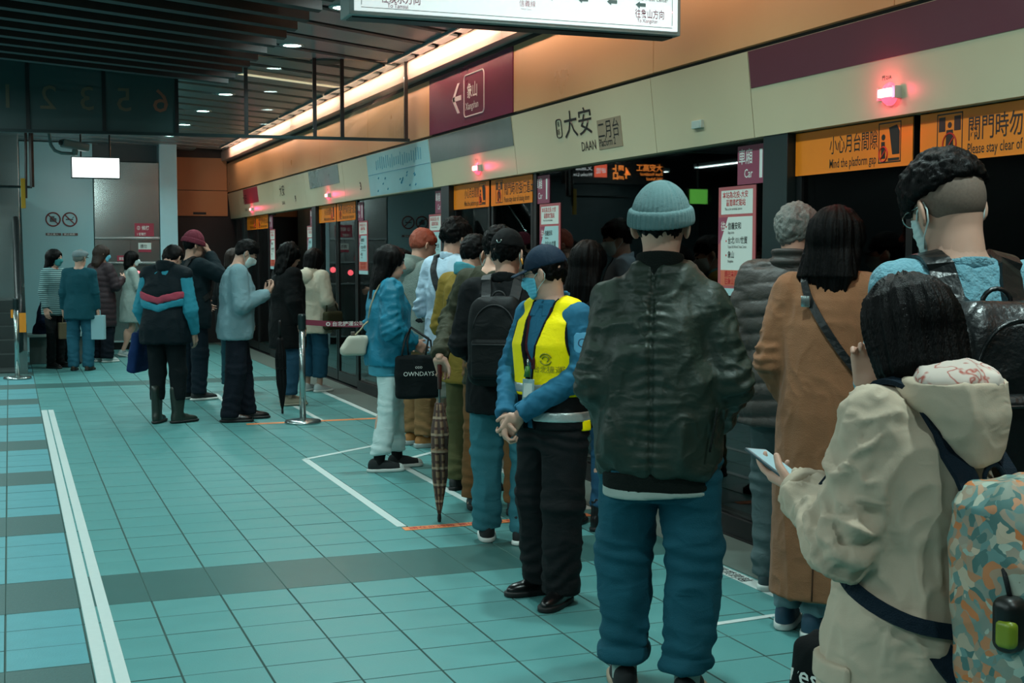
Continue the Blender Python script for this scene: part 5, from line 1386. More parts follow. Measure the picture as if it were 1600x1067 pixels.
# sleeve badge
sb_ = lambda P: f.arm_sdf(P, 0, .068, .060, .046, end=.96)
bc = f.S[0] + (f.E[0] - f.S[0]) * .45 + A(-.05, .045, 0)
M_badge = mat('badge_blue', '#4f97b8', .7); M_badge2 = mat('badge_dark', '#14435f', .7)
f.add('sleeve_badge', lambda P: smax(sf_(P) - .005, np.maximum(np.maximum(np.abs(P[:, 2] - bc[2]) - .048, np.abs((P - bc) @ nrm((.7, .7, 0))) - .040), np.abs(P[:, 2] - bc[2]) * .6 + np.abs((P - bc) @ nrm((.7, .7, 0))) - .058) + (P[:, 0] > -.12) * 1.0, .003), bc - .10, bc + .10, M_badge, .0045, parent=tp)
f.add('badge_print', lambda P: smax(sf_(P) - .0065, np.abs(length(np.stack([P[:, 2] - bc[2], (P - bc) @ nrm((.7, .7, 0))], 1)) - .018) - .004 + (P[:, 0] > -.12) * 1.0, .002), bc - .10, bc + .10, M_badge2, .004, parent=tp)
f.hair('short', M_hair, .010, nape=-.062)
M_navy = cloth('cap_navy', '#12293d', .7)
cp = f.cap(M_navy)
em2 = MB()
for a0 in (0, .9, 1.8): em2.tube([(-.040 + .017 * math.cos(t + a0), .0885 + .008 * math.cos(t + a0), .082 + .015 * math.sin(t + a0)) for t in np.linspace(0, 2.2, 7)], .004, 5)
f.mb('cap_emblem', em2, mat('emblem_orange', '#d98a1c', .5), cp, head=True)
f.mask(M_maskb)
f.glasses(mat('thin_wire', '#3a3f40', .3, metal=.8))
# ---------------------------------------------------------------- right foreground
# man in the pale blue cable knit, leather backpack
M_knit = cloth('pale_blue_knit', '#74a9b8', .95, crease=.1, bump=.9, bscale=90, var=.12, vscale=40, sheen=.4)
f = Fig('man with back turned in pale blue cable-knit sweater, face mask and glasses', 1500, 3.40, 334, 1.80, head=12, down=16, tilt=-4,
        arms=(((-.190, .04, 1.10), (-.10, .20, 1.0)), ((.225, -.04, 1.10), (.16, .14, .93))), sh=.162, w=1.08)
f.body()
f.trousers('trousers', cloth('charcoal_trousers', '#20262a'), (.105, .085, .075), seed=11)
f.shoes(mat('shoe_grey', '#4b5355', .7), M_rubber, 'sneaker')
def knit_x(P):
    x, y, z = P.T; u_ = x / .045
    return .0045 * np.abs(np.sin(PI * u_ + .9 * np.sin(z * 2 * PI / .07))) * np.clip(-y / .05 + .6, 0, 1)
tp = f.top('knit_sweater', M_knit, PF(.82, .012, .018), sl=(.064, .058, .046), wr=.007, seed=12, extra=knit_x, neck=.070, armfold=.008)
f.add('neck_rib', f.ring_collar(1.405, 1.435, .074, .009, drop=.016), A(-.14, -.14, 1.36), A(.14, .14, 1.50), M_knit, parent=tp)
f.hair('fade', M_hair, .034, seed=3)
f.stubble(mat('cropped_hair', '#6a5a4f', .8, var=.3, vscale=160))
f.mask(M_maskw); f.glasses(M_chrome)
lc_ = f.carried('neck_cord', 'thin black cord around the neck of the man in blue knit', 'cord')
pts_ = [(.060 * math.sin(t), -.012 - .062 * math.cos(t), 1.452 - .022 * (1 - math.cos(t)) * .9) for t in np.linspace(-2.3, 2.3, 18)]
f.strap('cord', pts_, .009, M_strapb, lc_, th=.004, n=30, fn=lambda P: np.minimum(f.neck_sdf(P), f.topfn(P)), off=.004)
M_pleather = mat('pack_leather', '#0d1112', .32, var=.2, vscale=12, bump=.2, bscale=70, spec=.5)
f.backpack('black leather backpack with round grab handle on the knit sweater man', M_pleather, M_pleather, c=(0, -.235, 1.14), b=(.155, .095, .215), strap_w=.06, seed=5)

# woman in the camel coat
M_camel = cloth('camel_wool', '#936648', .95, crease=.12, bump=.35, bscale=300, var=.08, sheen=.3)
f = Fig('woman with long black hair in ankle-length camel coat seen from behind', 1304, 5.3, 18, 1.72, head=-12, down=3,
        arms=(((-.235, -.05, 1.10), (-.175, .09, .90)), ((.235, -.04, 1.10), (.18, .11, .90))), sh=.170, hands=(None, None),
        legs=(((-.175, -.02, .08), (-.12, .01, .48), .2), ((-.035, -.09, .08), (.04, .0, .48), .05)))
f.body()
f.trousers('trousers', cloth('light_jeans_grey', '#6f8f95'), (.09, .07, .06), hem=.09, seed=13)
f.shoes(mat('shoe_navy', '#27485c', .7), M_rubber, 'sneaker', 1.0)
COAT = [(.155, .235, .185, -.02), (.30, .230, .182, -.02), (.60, .222, .175, -.02), (.90, .212, .165, -.016), (1.10, .198, .150, -.008), (1.25, .195, .142, -.004), (1.35, .178, .115, -.012), (1.44, .090, .078, -.014)]
tp = f.top('camel_coat', M_camel, COAT, sl=(.078, .074, .062), wr=.010, wsc=(8, 8, 2.2), seed=14, neck=.070, shr=.064, armfold=.010)
f.add('coat_collar', f.ring_collar(1.39, 1.445, .074, .012, drop=.03, flare=.2), A(-.16, -.16, 1.34), A(.16, .16, 1.54), M_camel, parent=tp)
sm_ = MB(); sm_.tube([tuple(p) for p in spline([(.0, -.212, .17), (.0, -.200, .40), (.0, -.196, .62)], 8)], .003, 4); f.mb('back_vent', sm_, cloth('camel_dark', '#4a3223'), tp)
f.hair('long', M_hair, .027, L=.22, seed=8, wid=1.14)
bg_ = f.carried('shoulder_bag', 'small black shoulder bag with diagonal strap on the camel coat', 'bag')
f.strap('strap', [(.26, .06, .93), (.215, -.10, 1.00), (.08, -.17, 1.16), (-.06, -.13, 1.36), (-.10, -.03, 1.46), (-.05, .09, 1.36), (.10, .15, 1.12), (.24, .12, .96)], .030, M_pleather, bg_, th=.006, off=.010, n=44)
f.add('bag_body', lambda P: rbox(P, (.285, .06, .86), (.04, .11, .085), .03), A(.2, -.1, .74), A(.36, .2, .98), M_pleather, parent=bg_)
bk_ = MB(); c0_ = A(-.062, -.150, 1.345); bk_.box(c0_[0] - .018, c0_[0] + .018, c0_[1] - .012, c0_[1] - .004, c0_[2] - .022, c0_[2] + .022, .003); f.mb('buckle', bk_, M_chrome, bg_)

# grey-haired man in the puffer
M_puff = cloth('puffer_brown_grey', '#3d3a36', .5, bump=.15, bscale=120, sheen=0, spec=.4)
f = Fig('grey-haired man with back turned in dark quilted puffer jacket', 1242, 5.95, 22, 1.775, head=-16, down=4,
        arms=(((-.235, -.05, 1.08), (-.15, .16, .95)), ((.235, -.05, 1.08), (.16, .15, .95))), sh=.176)
f.body()
f.trousers('trousers', cloth('grey_jeans', '#56686a'), (.10, .082, .074), hem=.06, seed=15)
f.shoes(mat('shoe_slate', '#39484c', .7), M_rubber, 'sneaker')
tp = f.top('puffer_jacket', M_puff, PF(.74, .040, .042, .005), sl=(.082, .078, .062), wr=.005, seed=16, quilt=.013, qs=.072, neck=.064, shr=.066)
f.add('puffer_collar', f.ring_collar(1.39, 1.475, .078, .020, drop=.02), A(-.16, -.16, 1.33), A(.16, .16, 1.54), M_puff, parent=tp, disp=lambda P: .006 * np.sin(P[:, 2] * 2 * PI / .045))
f.hair('short', M_hairg, .016, nape=-.078, seed=6)

# girl in the cream hooded coat, phone in hand
M_cream = cloth('cream_cotton', '#c3b29d', .8, dye=.9, bump=.06, bscale=300, var=.07)
f = Fig('girl with short black bob in cream hooded coat looking at her phone', 1450, 2.72, 308, 1.50, head=-20, down=20, lean=.04,
        arms=(((-.250, .02, 1.10), (-.105, .275, 1.165)), ((.205, .20, 1.17), (.085, .215, 1.415))), sh=.165,
        hands=(dict(d=(.12, .97, .18), n=(.25, -.1, .95), curl=[.25, .35, .45, .55], thumb=.9), dict(d=(-.25, -.10, .95), n=(-.75, -.6, -.1), curl=[.5, .55, .6, .6], thumb=.5)))
f.body()
f.trousers('trousers', cloth('dark_jeans_girl', '#27343a'), (.09, .07, .06), seed=17)
f.shoes(mat('shoe_beige', '#9a907f', .7), M_rubber, 'sneaker')
tp = f.top('hooded_coat', M_cream, PF(.50, .040, .045, .035, 0, .0), sl=(.078, .072, .056), wr=.020, wsc=(8, 8, 4.0), seed=18, neck=.066, shr=.062, armfold=.022)
gt = f.topfn
def hood(P):
    x, y, z = P.T
    d = loft(P, [(1.245, .022, .016, -.185), (1.31, .075, .050, -.165), (1.39, .116, .080, -.140), (1.465, .128, .098, -.112)], 2.2); d = smin(d, rc(np.abs(P) * A(1, 0, 0) + P * A(0, 1, 1), (.085, -.08, 1.435), (.055, .075, 1.40), .042, .034), .03)
    return smax(d, -ell(P, (0, -.075, 1.475), (.082, .085, .06)), .015)
f.add('hood', hood, A(-.2, -.25, 1.28), A(.2, .16, 1.53), M_cream, parent=tp, disp=lambda P: folds(P, .012, (12, 12, 10), 4))
M_lining = mat('hood_lining', '#c3a597', .85, var=.0)
nt = M_lining.node_tree; b_ = nt.nodes['Principled BSDF']; tc = nt.nodes.new('ShaderNodeTexCoord'); wv = nt.nodes.new('ShaderNodeTexNoise'); wv.inputs['Scale'].default_value = 22; wv.inputs['Detail'].default_value = 2
cr = nt.nodes.new('ShaderNodeValToRGB'); cr.color_ramp.elements[0].position = .46; cr.color_ramp.elements[0].color = (*lin('#c9bbb0'), 1); cr.color_ramp.elements[1].position = .50; cr.color_ramp.elements[1].color = (*lin('#a84a3c'), 1); e9_ = cr.color_ramp.elements.new(.54); e9_.color = (*lin('#c9bbb0'), 1)
nt.links.new(tc.outputs['Object'], wv.inputs['Vector']); nt.links.new(wv.outputs['Fac'], cr.inputs['Fac']); nt.links.new(cr.outputs['Color'], b_.inputs['Base Color'])
f.add('hood_lining', lambda P: smax(ell(P, (0, -.105, 1.462), (.116, .094, .050)), -rc(P, (0, -.02, 1.3), (0, 0, 1.6), .058, .058), .01), A(-.14, -.2, 1.38), A(.14, .1, 1.54), M_lining, parent=tp, disp=lambda P: folds(P, .014, (14, 14, 10), 9))
f.add('patch_pocket', lambda P: smax(smax(gt(P) - .010, np.maximum(np.abs(P[:, 2] - .70) - .085, np.abs(P[:, 1] - .07) - .075), .008), P[:, 0] + .05, .005), A(-.34, -.1, .55), A(0, .25, .85), M_cream, parent=tp)
f.add('pocket_flap', lambda P: smax(smax(gt(P) - .018, np.maximum(np.abs(P[:, 2] - .785) - .03, np.abs(P[:, 1] - .07) - .085), .008), P[:, 0] + .05, .005), A(-.34, -.1, .7), A(0, .25, .85), M_cream, parent=tp)
f.add('cuff', lambda P: smax(rc(P, f.E[0], f.W[0], .072, .058) - .008, np.abs((P - f.W[0]) @ nrm(f.W[0] - f.E[0]) + .035) - .022, .006), f.W[0] - .14, f.W[0] + .12, M_cream, parent=tp)
f.hair('bob', M_hair, .026, seed=10, wid=1.05)
ph = f.carried('phone', 'phone held out in the hand of the girl in cream', 'phone')
c0_ = f.W[0] + A(.012, .115, .052); R_ = rotm(.35, .15, -.1); pm = MB(); pm.box(-.036, .036, -.075, .075, -.004, .004, .003); pm.v = [tuple(c0_ + R_ @ A(*v)) for v in pm.v]; f.mb('case', pm, mat('phone_case', '#2c444c', .4), ph, smooth=False)
pm = MB(); pm.box(-.032, .032, -.068, .068, .0042, .0048); pm.v = [tuple(c0_ + R_ @ A(*v)) for v in pm.v]; f.mb('screen', pm, mat('phone_screen', (0.25, 0.42, 0.46), .1, emit=.35), ph, smooth=False)
# flowered backpack
M_floral = mat('floral_fabric', '#8fa39a', .7)
nt = M_floral.node_tree; b_ = nt.nodes['Principled BSDF']; tc = nt.nodes.new('ShaderNodeTexCoord'); vo = nt.nodes.new('ShaderNodeTexVoronoi'); vo.inputs['Scale'].default_value = 56; vo.inputs['Randomness'].default_value = 1
nz = nt.nodes.new('ShaderNodeTexNoise'); nz.inputs['Scale'].default_value = 14; ad = nt.nodes.new('ShaderNodeMix'); ad.data_type = 'VECTOR'; ad.inputs['Factor'].default_value = .09
nt.links.new(tc.outputs['Object'], nz.inputs['Vector']); nt.links.new(tc.outputs['Object'], ad.inputs['A']); nt.links.new(nz.outputs['Color'], ad.inputs['B']); nt.links.new(ad.outputs['Result'], vo.inputs['Vector'])
sp = nt.nodes.new('ShaderNodeSeparateColor'); nt.links.new(vo.outputs['Color'], sp.inputs[0]); cr = nt.nodes.new('ShaderNodeValToRGB'); cr.color_ramp.interpolation = 'LINEAR'
els = cr.color_ramp.elements; els[0].color = (*lin('#8a8f80'), 1); els[1].position = .22; els[1].color = (*lin('#5f8c8a'), 1)
for p_, c_ in ((.38, '#a88f78'), (.54, '#c7763f'), (.66, '#9fb8ac'), (.80, '#c9b59c'), (.90, '#49706c')):
    e_ = els.new(p_); e_.color = (*lin(c_), 1)
nt.links.new(sp.outputs[0], cr.inputs['Fac']); nt.links.new(cr.outputs['Color'], b_.inputs['Base Color'])
M_navystrap = cloth('navy_webbing', '#10222f', .8, bump=.4, bscale=300)
bp_ = f.backpack('flower-patterned backpack with navy straps on the girl in cream', M_floral, M_navystrap, c=(.01, -.275, 1.005), b=(.165, .105, .255), strap_w=.060, seed=15, rx=-.10)
c0_ = A(-.135, -.33, 1.01)
pch = f.carried('key_pouch', 'small black and green pouch hanging from the flowered backpack', 'pouch')
f.add('pouch_body', lambda P: rbox(P, c0_ + A(-.02, -.02, -.03), (.035, .030, .060), .025), c0_ - .12, c0_ + .12, mat('pouch_black', '#0e1210', .4, var=.3, vscale=30), .006, parent=pch)
f.add('pouch_patch', lambda P: rbox(P, c0_ + A(-.045, -.03, -.045), (.016, .022, .030), .012), c0_ - .12, c0_ + .1, mat('pouch_green', '#7a8a20', .4), .006, parent=pch)
f.mb('cord', MB().tube([c0_ + A(.02, .05, .16), c0_ + A(-.01, .0, .08), c0_ + A(-.02, -.02, .03)], .006, 6), M_strapb, pch)
f.strap('waist_strap', [(-.05, -.19, .90), (-.18, -.12, .93), (-.22, .0, .985), (-.215, .06, 1.02)], .035, M_navystrap, bp_, th=.008, off=.008, n=18)
# black tote on her forearm side
tb_ = f.carried('tote_bag', 'black tote bag with white lettering hanging in front of the cream coat', 'bag')
f.add('bag_body', lambda P: rbox(P, (.10, .30, .55), (.06, .17, .17), .035, rotm(0.10, 0, .1)), A(-.12, .05, .32), A(.3, .58, .80), cloth('tote_black', '#15191a'), parent=tb_, disp=lambda P: folds(P, .012, (8, 8, 6), 2))
for x_ in (.045, .15): f.mb('handle', MB().tube([(x_, .16, .70), (x_ + .03, .19, .95), (.14, .17, 1.10), (x_ + .03, .27, .95), (x_, .33, .69)], .009, 6), M_strapb, tb_)
tx_ = text('lettering', 'resso', 0.075, M_wink, None, (0, 0, 0), (1, 0, 0), (0, 0, 1), 1.0, .01)
vv = np.zeros(len(tx_.data.vertices) * 3, f32); tx_.data.vertices.foreach_get('co', vv); vv = vv.reshape(-1, 3); R_ = rotm(.10, 0, .1)
nv = np.array([A(.10, .30, .55) + R_ @ A(-.0635, .155 - v[0], .05 + v[2]) for v in vv], f32); tx_.data.vertices.foreach_set('co', f.place(nv).ravel()); tx_.data.update(); tx_.parent = tb_

# ---------------------------------------------------------------- the middle queue
# long-haired woman half hidden between the attendant and the beanie man
f = Fig('long-haired person in dark coat half hidden behind the yellow-vested attendant', 908, 7.45, 30, 1.61, head=0, down=6, xy=(3.02, 6.72))
f.body()
f.trousers('jeans', cloth('blue_jeans', '#2b5a78', var=.15), (.09, .07, .062), hem=.14, seed=20, cuff=.03)
f.shoes(M_leath, None, 'boot')
f.top('dark_coat', cloth('coat_black', '#14181a'), PF(.70, .02, .02), seed=21)
f.hair('long', M_hair, .022, L=.30, seed=2)

# man in black jacket, cap and backpack
M_blackj = cloth('jacket_black', '#101416', .8)
f = Fig('man in black jacket and black cap with face mask, teal jeans, back turned', 790, 6.98, 12, 1.665, head=-14, down=8, sh=.178,
        legs=(((-.11, .02, .08), (-.115, .03, .48), .25), ((.10, -.02, .08), (.115, .02, .48), -.35)),
        arms=(((-.235, -.05, 1.09), (-.15, .14, .98)), ((.235, -.05, 1.09), (.15, .15, .98))))
f.body()
M_jeans2 = cloth('teal_jeans_worn', '#3b7a86', .85, bump=.35, bscale=260, var=.25, vscale=6)
f.trousers('jeans', M_jeans2, (.108, .084, .074), hem=.07, wr=.012, ank=.011, seed=22)
f.shoes(mat('canvas_black', '#15191a', .8), M_rubber, 'high')
tp = f.top('jacket', M_blackj, PF(.72, .025, .025), sl=(.075, .066, .052), wr=.014, seed=23, neck=.064)
f.add('jacket_collar', f.ring_collar(1.40, 1.46, .070, .012, drop=.02), A(-.14, -.14, 1.34), A(.14, .14, 1.52), M_blackj, parent=tp)
f.hair('short', M_hair, .010, nape=-.06); cp = f.cap(cloth('cap_black', '#0b0d0e')); f.mask(M_maskw)
am = MB(); am.tube([(.014 * math.cos(t), -.122, .070 + .018 * math.sin(t)) for t in np.linspace(PI, 2 * PI, 8)], .003, 5); f.mb('strap_loop', am, M_chrome, cp, head=True)
f.backpack('black fabric backpack on the man in the black cap', cloth('pack_black', '#0d1213', .6), None, c=(0, -.215, 1.12), b=(.155, .085, .235), seed=8)

# person with plaid umbrella: olive jacket, brown trousers
M_olive = cloth('olive_jacket', '#3b3d2e', .75, var=.12)
xyH = (2.70, 7.36); rzH = turn(760, 32); UMB = (2.29, 7.17)
wl_ = local_of(xyH, rzH, 1.72, (UMB[0] + .01, UMB[1] + .02, .955))
f = Fig('dark-haired person in olive jacket and brown trousers leaning on a plaid umbrella', 760, 7.75, 32, 1.72, xy=xyH, head=-4, down=26, tilt=0,
        legs=(((-.14, .0, .08), (-.13, .03, .48), .55), ((.16, .0, .08), (.14, .03, .48), -.1)),
        arms=(((-.29, -.04, 1.13), wl_), ((.235, -.04, 1.09), (.15, .15, .95))), hands=(dict(d=(-.1, .55, -.83), n=(.3, -.75, -.6), curl=[.75, .8, .85, .9], thumb=.8), {}))
f.body()
M_brown = cloth('brown_corduroy', '#7d5836', .9, var=.14)
f.trousers('trousers', M_brown, (.105, .088, .080), hem=.07, wr=.012, ank=.010, seed=24)
f.shoes(mat('shoe_black', '#0f1112', .6), M_rubberb, 'chunky', 1.05)
tp = f.top('jacket', M_olive, PF(.76, .0, .005), sl=(.064, .058, .050), wr=.014, seed=25, armfold=.014)
f.hair('curly', M_hair, .026, seed=5)
f.mask(M_maskw)
# the plaid umbrella
M_plaid = mat('plaid_cloth', '#8a6a50', .75)
nt = M_plaid.node_tree; b_ = nt.nodes['Principled BSDF']; uv_ = nt.nodes.new('ShaderNodeTexCoord'); sx_ = nt.nodes.new('ShaderNodeSeparateXYZ'); nt.links.new(uv_.outputs['Object'], sx_.inputs[0])
def wave_(inp, fr, ph_):
    m1 = nt.nodes.new('ShaderNodeMath'); m1.operation = 'MULTIPLY'; m1.inputs[1].default_value = fr; nt.links.new(inp, m1.inputs[0])
    m2 = nt.nodes.new('ShaderNodeMath'); m2.operation = 'SINE'; nt.links.new(m1.outputs[0], m2.inputs[0]); m3 = nt.nodes.new('ShaderNodeMath'); m3.operation = 'GREATER_THAN'; m3.inputs[1].default_value = ph_; nt.links.new(m2.outputs[0], m3.inputs[0]); return m3.outputs[0]
at_ = nt.nodes.new('ShaderNodeAttribute'); at_.attribute_name = 'wrap'
w1, w2, w3 = wave_(sx_.outputs[2], 130, .55), wave_(at_.outputs['Fac'], 40, .4), wave_(sx_.outputs[2], 65, .9)
def mixc(fac, a, bcol):
    mx = nt.nodes.new('ShaderNodeMix'); mx.data_type = 'RGBA'; nt.links.new(fac, mx.inputs['Factor'])
    if isinstance(a, tuple): mx.inputs['A'].default_value = a
    else: nt.links.new(a, mx.inputs['A'])
    mx.inputs['B'].default_value = bcol; return mx.outputs['Result']
c1 = mixc(w1, (*lin('#8f7156'), 1), (*lin('#5b3a30'), 1)); c2 = mixc(w2, c1, (*lin('#4d3a33'), 1)); c3 = mixc(w3, c2, (*lin('#a99078'), 1)); nt.links.new(c3, b_.inputs['Base Color'])
def umbrella(label, base, top_, rmax, m, mh, shaft=.25, name='umbrella', pleats=8, seed=0):
    """folded umbrella standing on its tip"""
    o = empty(name, base, 0, label, 'umbrella'); ax = (Vector(top_) - Vector(base)); L_ = ax.length; q = ax.to_track_quat('Z', 'Y'); o.rotation_mode = 'QUATERNION'; o.rotation_quaternion = q
    MB().lathe([(0.0, 0.0), (.010, .0), (.012, .02), (.010, .045), (.0, .045)], 12).build('ferrule', M_rubberb, o)
    n, k = 40, 26; vs = []; fs = []; wr_ = []; z0, z1 = .045, L_ - shaft
    for i in range(k + 1):
        t = i / k; z = z0 + (z1 - z0) * t; R_ = np.interp(t, [0, .06, .35, .75, .93, 1], [.008, .016, rmax * .85, rmax, rmax * .62, rmax * .5])
        for j in range(n):
            a = 2 * PI * j / n; r = R_ * (1 + .16 * math.sin(pleats * a + 5.5 * t + seed) + .05 * math.sin(3 * a - 4 * t)); vs.append((r * math.cos(a), r * math.sin(a), z)); wr_.append((j / n + .12 * t) % 1)
    for i in range(k):
        for j in range(n): fs.append((i * n + j, i * n + (j + 1) % n, (i + 1) * n + (j + 1) % n, (i + 1) * n + j))
    fs += [tuple(range(n - 1, -1, -1)), tuple(k * n + j for j in range(n))]
    mb = MB(); mb.quad_mesh(vs, fs); c_ = mb.build('canopy', m, o, smooth=True); at = c_.data.attributes.new('wrap', 'FLOAT', 'POINT'); at.data.foreach_set('value', wr_)
    MB().tube([(0, 0, z1 - .02), (0, 0, L_ - .1)], .007, 8).build('shaft', M_chrome, o)
    MB().tube([(0, 0, L_ - .16), (0, 0, L_ - .01), (0, 0, L_ + .01)], [.012, .014, .009], 10).build('handle', mh, o, smooth=True)
    MB().lathe([(rmax * .85, z0 + (z1 - z0) * .55), (rmax * .98 + .004, z0 + (z1 - z0) * .56), (rmax * .98 + .004, z0 + (z1 - z0) * .585), (rmax * .85, z0 + (z1 - z0) * .595)], 24, cap=False).build('closing_band', m, o)
    return o
umbrella('folded tan plaid umbrella standing on the orange tape', (UMB[0], UMB[1], .002), (UMB[0] + .015, UMB[1] + .03, .93), .048, M_plaid, mat('handle_wood', '#5a2018', .35), .24)

# mustard jacket
f = Fig('person with black hair in mustard jacket bending over a phone in the queue', 733, 8.5, 42, 1.68, head=-6, down=24,
        arms=(((-.24, -.02, 1.09), (-.10, .22, 1.10)), ((.235, .0, 1.09), (.10, .22, 1.10))))
f.body()
M_must = cloth('mustard_cotton', '#8a7230', .85, var=.1)
f.trousers('trousers', cloth('olive_trousers', '#5c5a3a'), (.10, .085, .078), seed=26)
f.shoes(mat('shoe_dark', '#1a1c1c', .6), M_rubberb, 'leather')
tp = f.top('mustard_jacket', M_must, PF(.72, .010, .015), sl=(.070, .066, .054), wr=.012, seed=27)
f.add('teal_hood', f.ring_collar(1.39, 1.47, .075, .020, drop=.03), A(-.15, -.15, 1.33), A(.15, .15, 1.53), cloth('hood_teal', '#4f9aa6'), parent=tp)
f.hair('short', M_hair, .022, nape=-.07, seed=9); f.mask(M_maskw)

# tall man in the white shirt
M_shirtw = cloth('shirt_white_blue', '#a9c2d2', .8, var=.05, dye=1.0)
f = Fig('tall man in pale shirt and shorts with a dark strap over his shoulder', 706, 9.55, 48, 1.80, head=-4, down=16, sh=.182,
        arms=(((-.245, -.05, 1.09), (-.12, .20, 1.02)), ((.235, -.02, 1.09), (.12, .22, 1.05))))
f.body()
f.trousers('shorts', cloth('shorts_pale', '#a9aba0'), (.112, .100, .098), hem=.47, seed=28, ank=.0, wr=.012)
f.socks(cloth('sock_white', '#b9d3da'), .18)
f.shoes(mat('trainer_black', '#14191a', .6), M_rubber, 'sneaker')
tp = f.top('shirt', M_shirtw, PF(.78, .020, .020), sl=(.076, .066, .050), wr=.013, seed=29, armfold=.013)
f.add('shirt_collar', f.ring_collar(1.40, 1.455, .068, .008, drop=.02), A(-.13, -.13, 1.34), A(.13, .13, 1.5), M_shirtw, parent=tp)
f.hair('curly', M_hair, .030, seed=12, nape=-.055); f.mask(M_maskw)
sb2 = f.carried('sling_bag', 'dark sling bag on the tall man in the pale shirt', 'bag')
f.strap('strap', [(.17, .06, 1.0), (.10, -.14, 1.12), (-.04, -.14, 1.33), (-.10, -.02, 1.47), (-.05, .11, 1.33), (.10, .15, 1.10), (.18, .08, 1.0)], .060, M_strapb, sb2, th=.008, off=.006, n=36)
f.add('bag_body', lambda P: rbox(P, (.215, .03, .95), (.05, .11, .09), .03), A(.1, -.14, .8), A(.32, .2, 1.1), M_strapb, parent=sb2)

# red-haired person in grey fleece
M_fleece = cloth('grey_fleece', '#7f8f88', .95, bump=.9, bscale=160, var=.18, vscale=40, sheen=.4)
f = Fig('copper-haired person in grey fleece hoodie and brown trousers facing the doors', 662, 10.6, 62, 1.75, head=0, down=18,
        arms=(((-.24, -.02, 1.09), (-.12, .2, 1.0)), ((.24, -.02, 1.09), (.12, .2, 1.0))), xy=(3.06, 10.1))
f.body()
f.trousers('trousers', cloth('tan_trousers', '#8f6b46', var=.12), (.108, .092, .080), hem=.10, seed=30, wr=.013)
f.shoes(mat('shoe_orange', '#a06a35', .6), mat('sole_grey', '#8f9a98', .5), 'chunky', 1.05)
tp = f.top('fleece_hoodie', M_fleece, PF(.76, .040, .040), sl=(.085, .078, .058), wr=.014, seed=31)
f.add('hood', lambda P: smin(ell(P, (0, -.115, 1.40), (.115, .075, .075)), f.ring_collar(1.385, 1.47, .082, .020, drop=.02)(P), .02), A(-.2, -.24, 1.28), A(.2, .16, 1.53), M_fleece, parent=tp)
band(f, 'dark_stripe', cloth('stripe_black', '#171d1e'), lambda P: np.abs(P[:, 2] - 1.06 + .25 * P[:, 0]) - .035, parent=tp)
f.hair('short', M_hairr, .022, nape=-.05, seed=4)
f.strap('lining_edge', [(-.085, -.06, 1.46), (-.10, .02, 1.46), (-.075, .09, 1.40)], .03, cloth('stripe_black', '#171d1e'), tp, off=.006, n=10)

# woman in the blue jacket
M_bluej = cloth('blue_jacket', '#0f7f9c', .55, bump=.1, bscale=90, sheen=0, spec=.4, var=.06)
f = Fig('woman with long black hair in bright blue jacket and pale jeans', 606, 9.42, 78, 1.60, head=-8, down=8, xy=(2.52, 9.08),
        legs=(((-.085, .09, .08), (-.09, .06, .48), .05), ((.095, -.10, .08), (.09, -.02, .48), -.05)),
        arms=(((-.235, -.05, 1.10), (-.14, .14, .98)), ((.245, -.03, 1.09), (.17, .17, .97))))
f.body()
f.trousers('jeans', cloth('pale_jeans', '#c6d8d6', var=.06, dye=1.0), (.098, .078, .070), hem=.13, seed=32, wr=.010)
f.socks(cloth('sock_black', '#101314'), .16)
f.shoes(mat('canvas_black2', '#141a1b', .8), M_rubber, 'canvas', 1.02)
tp = f.top('blue_jacket', M_bluej, PF(.80, .040, .040, -.01), sl=(.088, .084, .060), wr=.016, seed=33, armfold=.016)
f.add('shirt_tail', lambda P: smax(loft(P, [(.70, .185, .135, -.01), (.84, .185, .135, -.01)]), .725 - P[:, 2], .005), A(-.24, -.2, .68), A(.24, .2, .86), cloth('shirt_sky', '#4fa3ba'))
f.hair('long', M_hair, .022, L=.36, seed=5)
hb = f.carried('handbag', 'small cream leather handbag hanging behind the woman in blue', 'bag')
f.add('bag_body', lambda P: rbox(np.stack([P[:, 0] / (1 - .35 * np.clip((P[:, 2] - .93) / .2, 0, 1)), P[:, 1] / (1 - .35 * np.clip((P[:, 2] - .93) / .2, 0, 1)), P[:, 2]], 1), (.0, -.27, .955), (.06, .095, .075), .025) * .8, A(-.2, -.5, .82), A(.16, -.1, 1.1), mat('bag_cream', '#a8a596', .6), parent=hb)
f.strap('strap', [(.0, -.27, 1.02), (.04, -.20, 1.10), (.10, -.14, 1.25), (.115, -.02, 1.46), (.10, .10, 1.34), (.06, .16, 1.2)], .016, mat('strap_tan', '#8f8467', .5), hb, th=.005, off=.006, n=24, proj=lambda t: t > .25)
f.mb('buckle', MB().box(-.012, .012, -.285, -.255, 1.01, 1.06, .004), mat('brown_leather', '#4d4036', .5), hb)
tt = f.carried('tote_bag', 'black cotton tote with white lettering on the arm of the woman in blue', 'bag')
f.add('bag_body', lambda P: rbox(P, (.315, .15, .735), (.040, .165, .16), .03), A(.2, -.08, .52), A(.44, .4, .95), cloth('tote_black2', '#12191b'), parent=tt, disp=lambda P: folds(P, .010, (7, 7, 5), 3))
for y_ in (.06, .24): f.mb('handle', MB().tube([(.33, y_ - .03, .88), (.31, y_, 1.02), (.25, .12, 1.10), (.30, y_ + .02, 1.0), (.30, y_ + .03, .88)], .008, 6), M_strapb, tt)
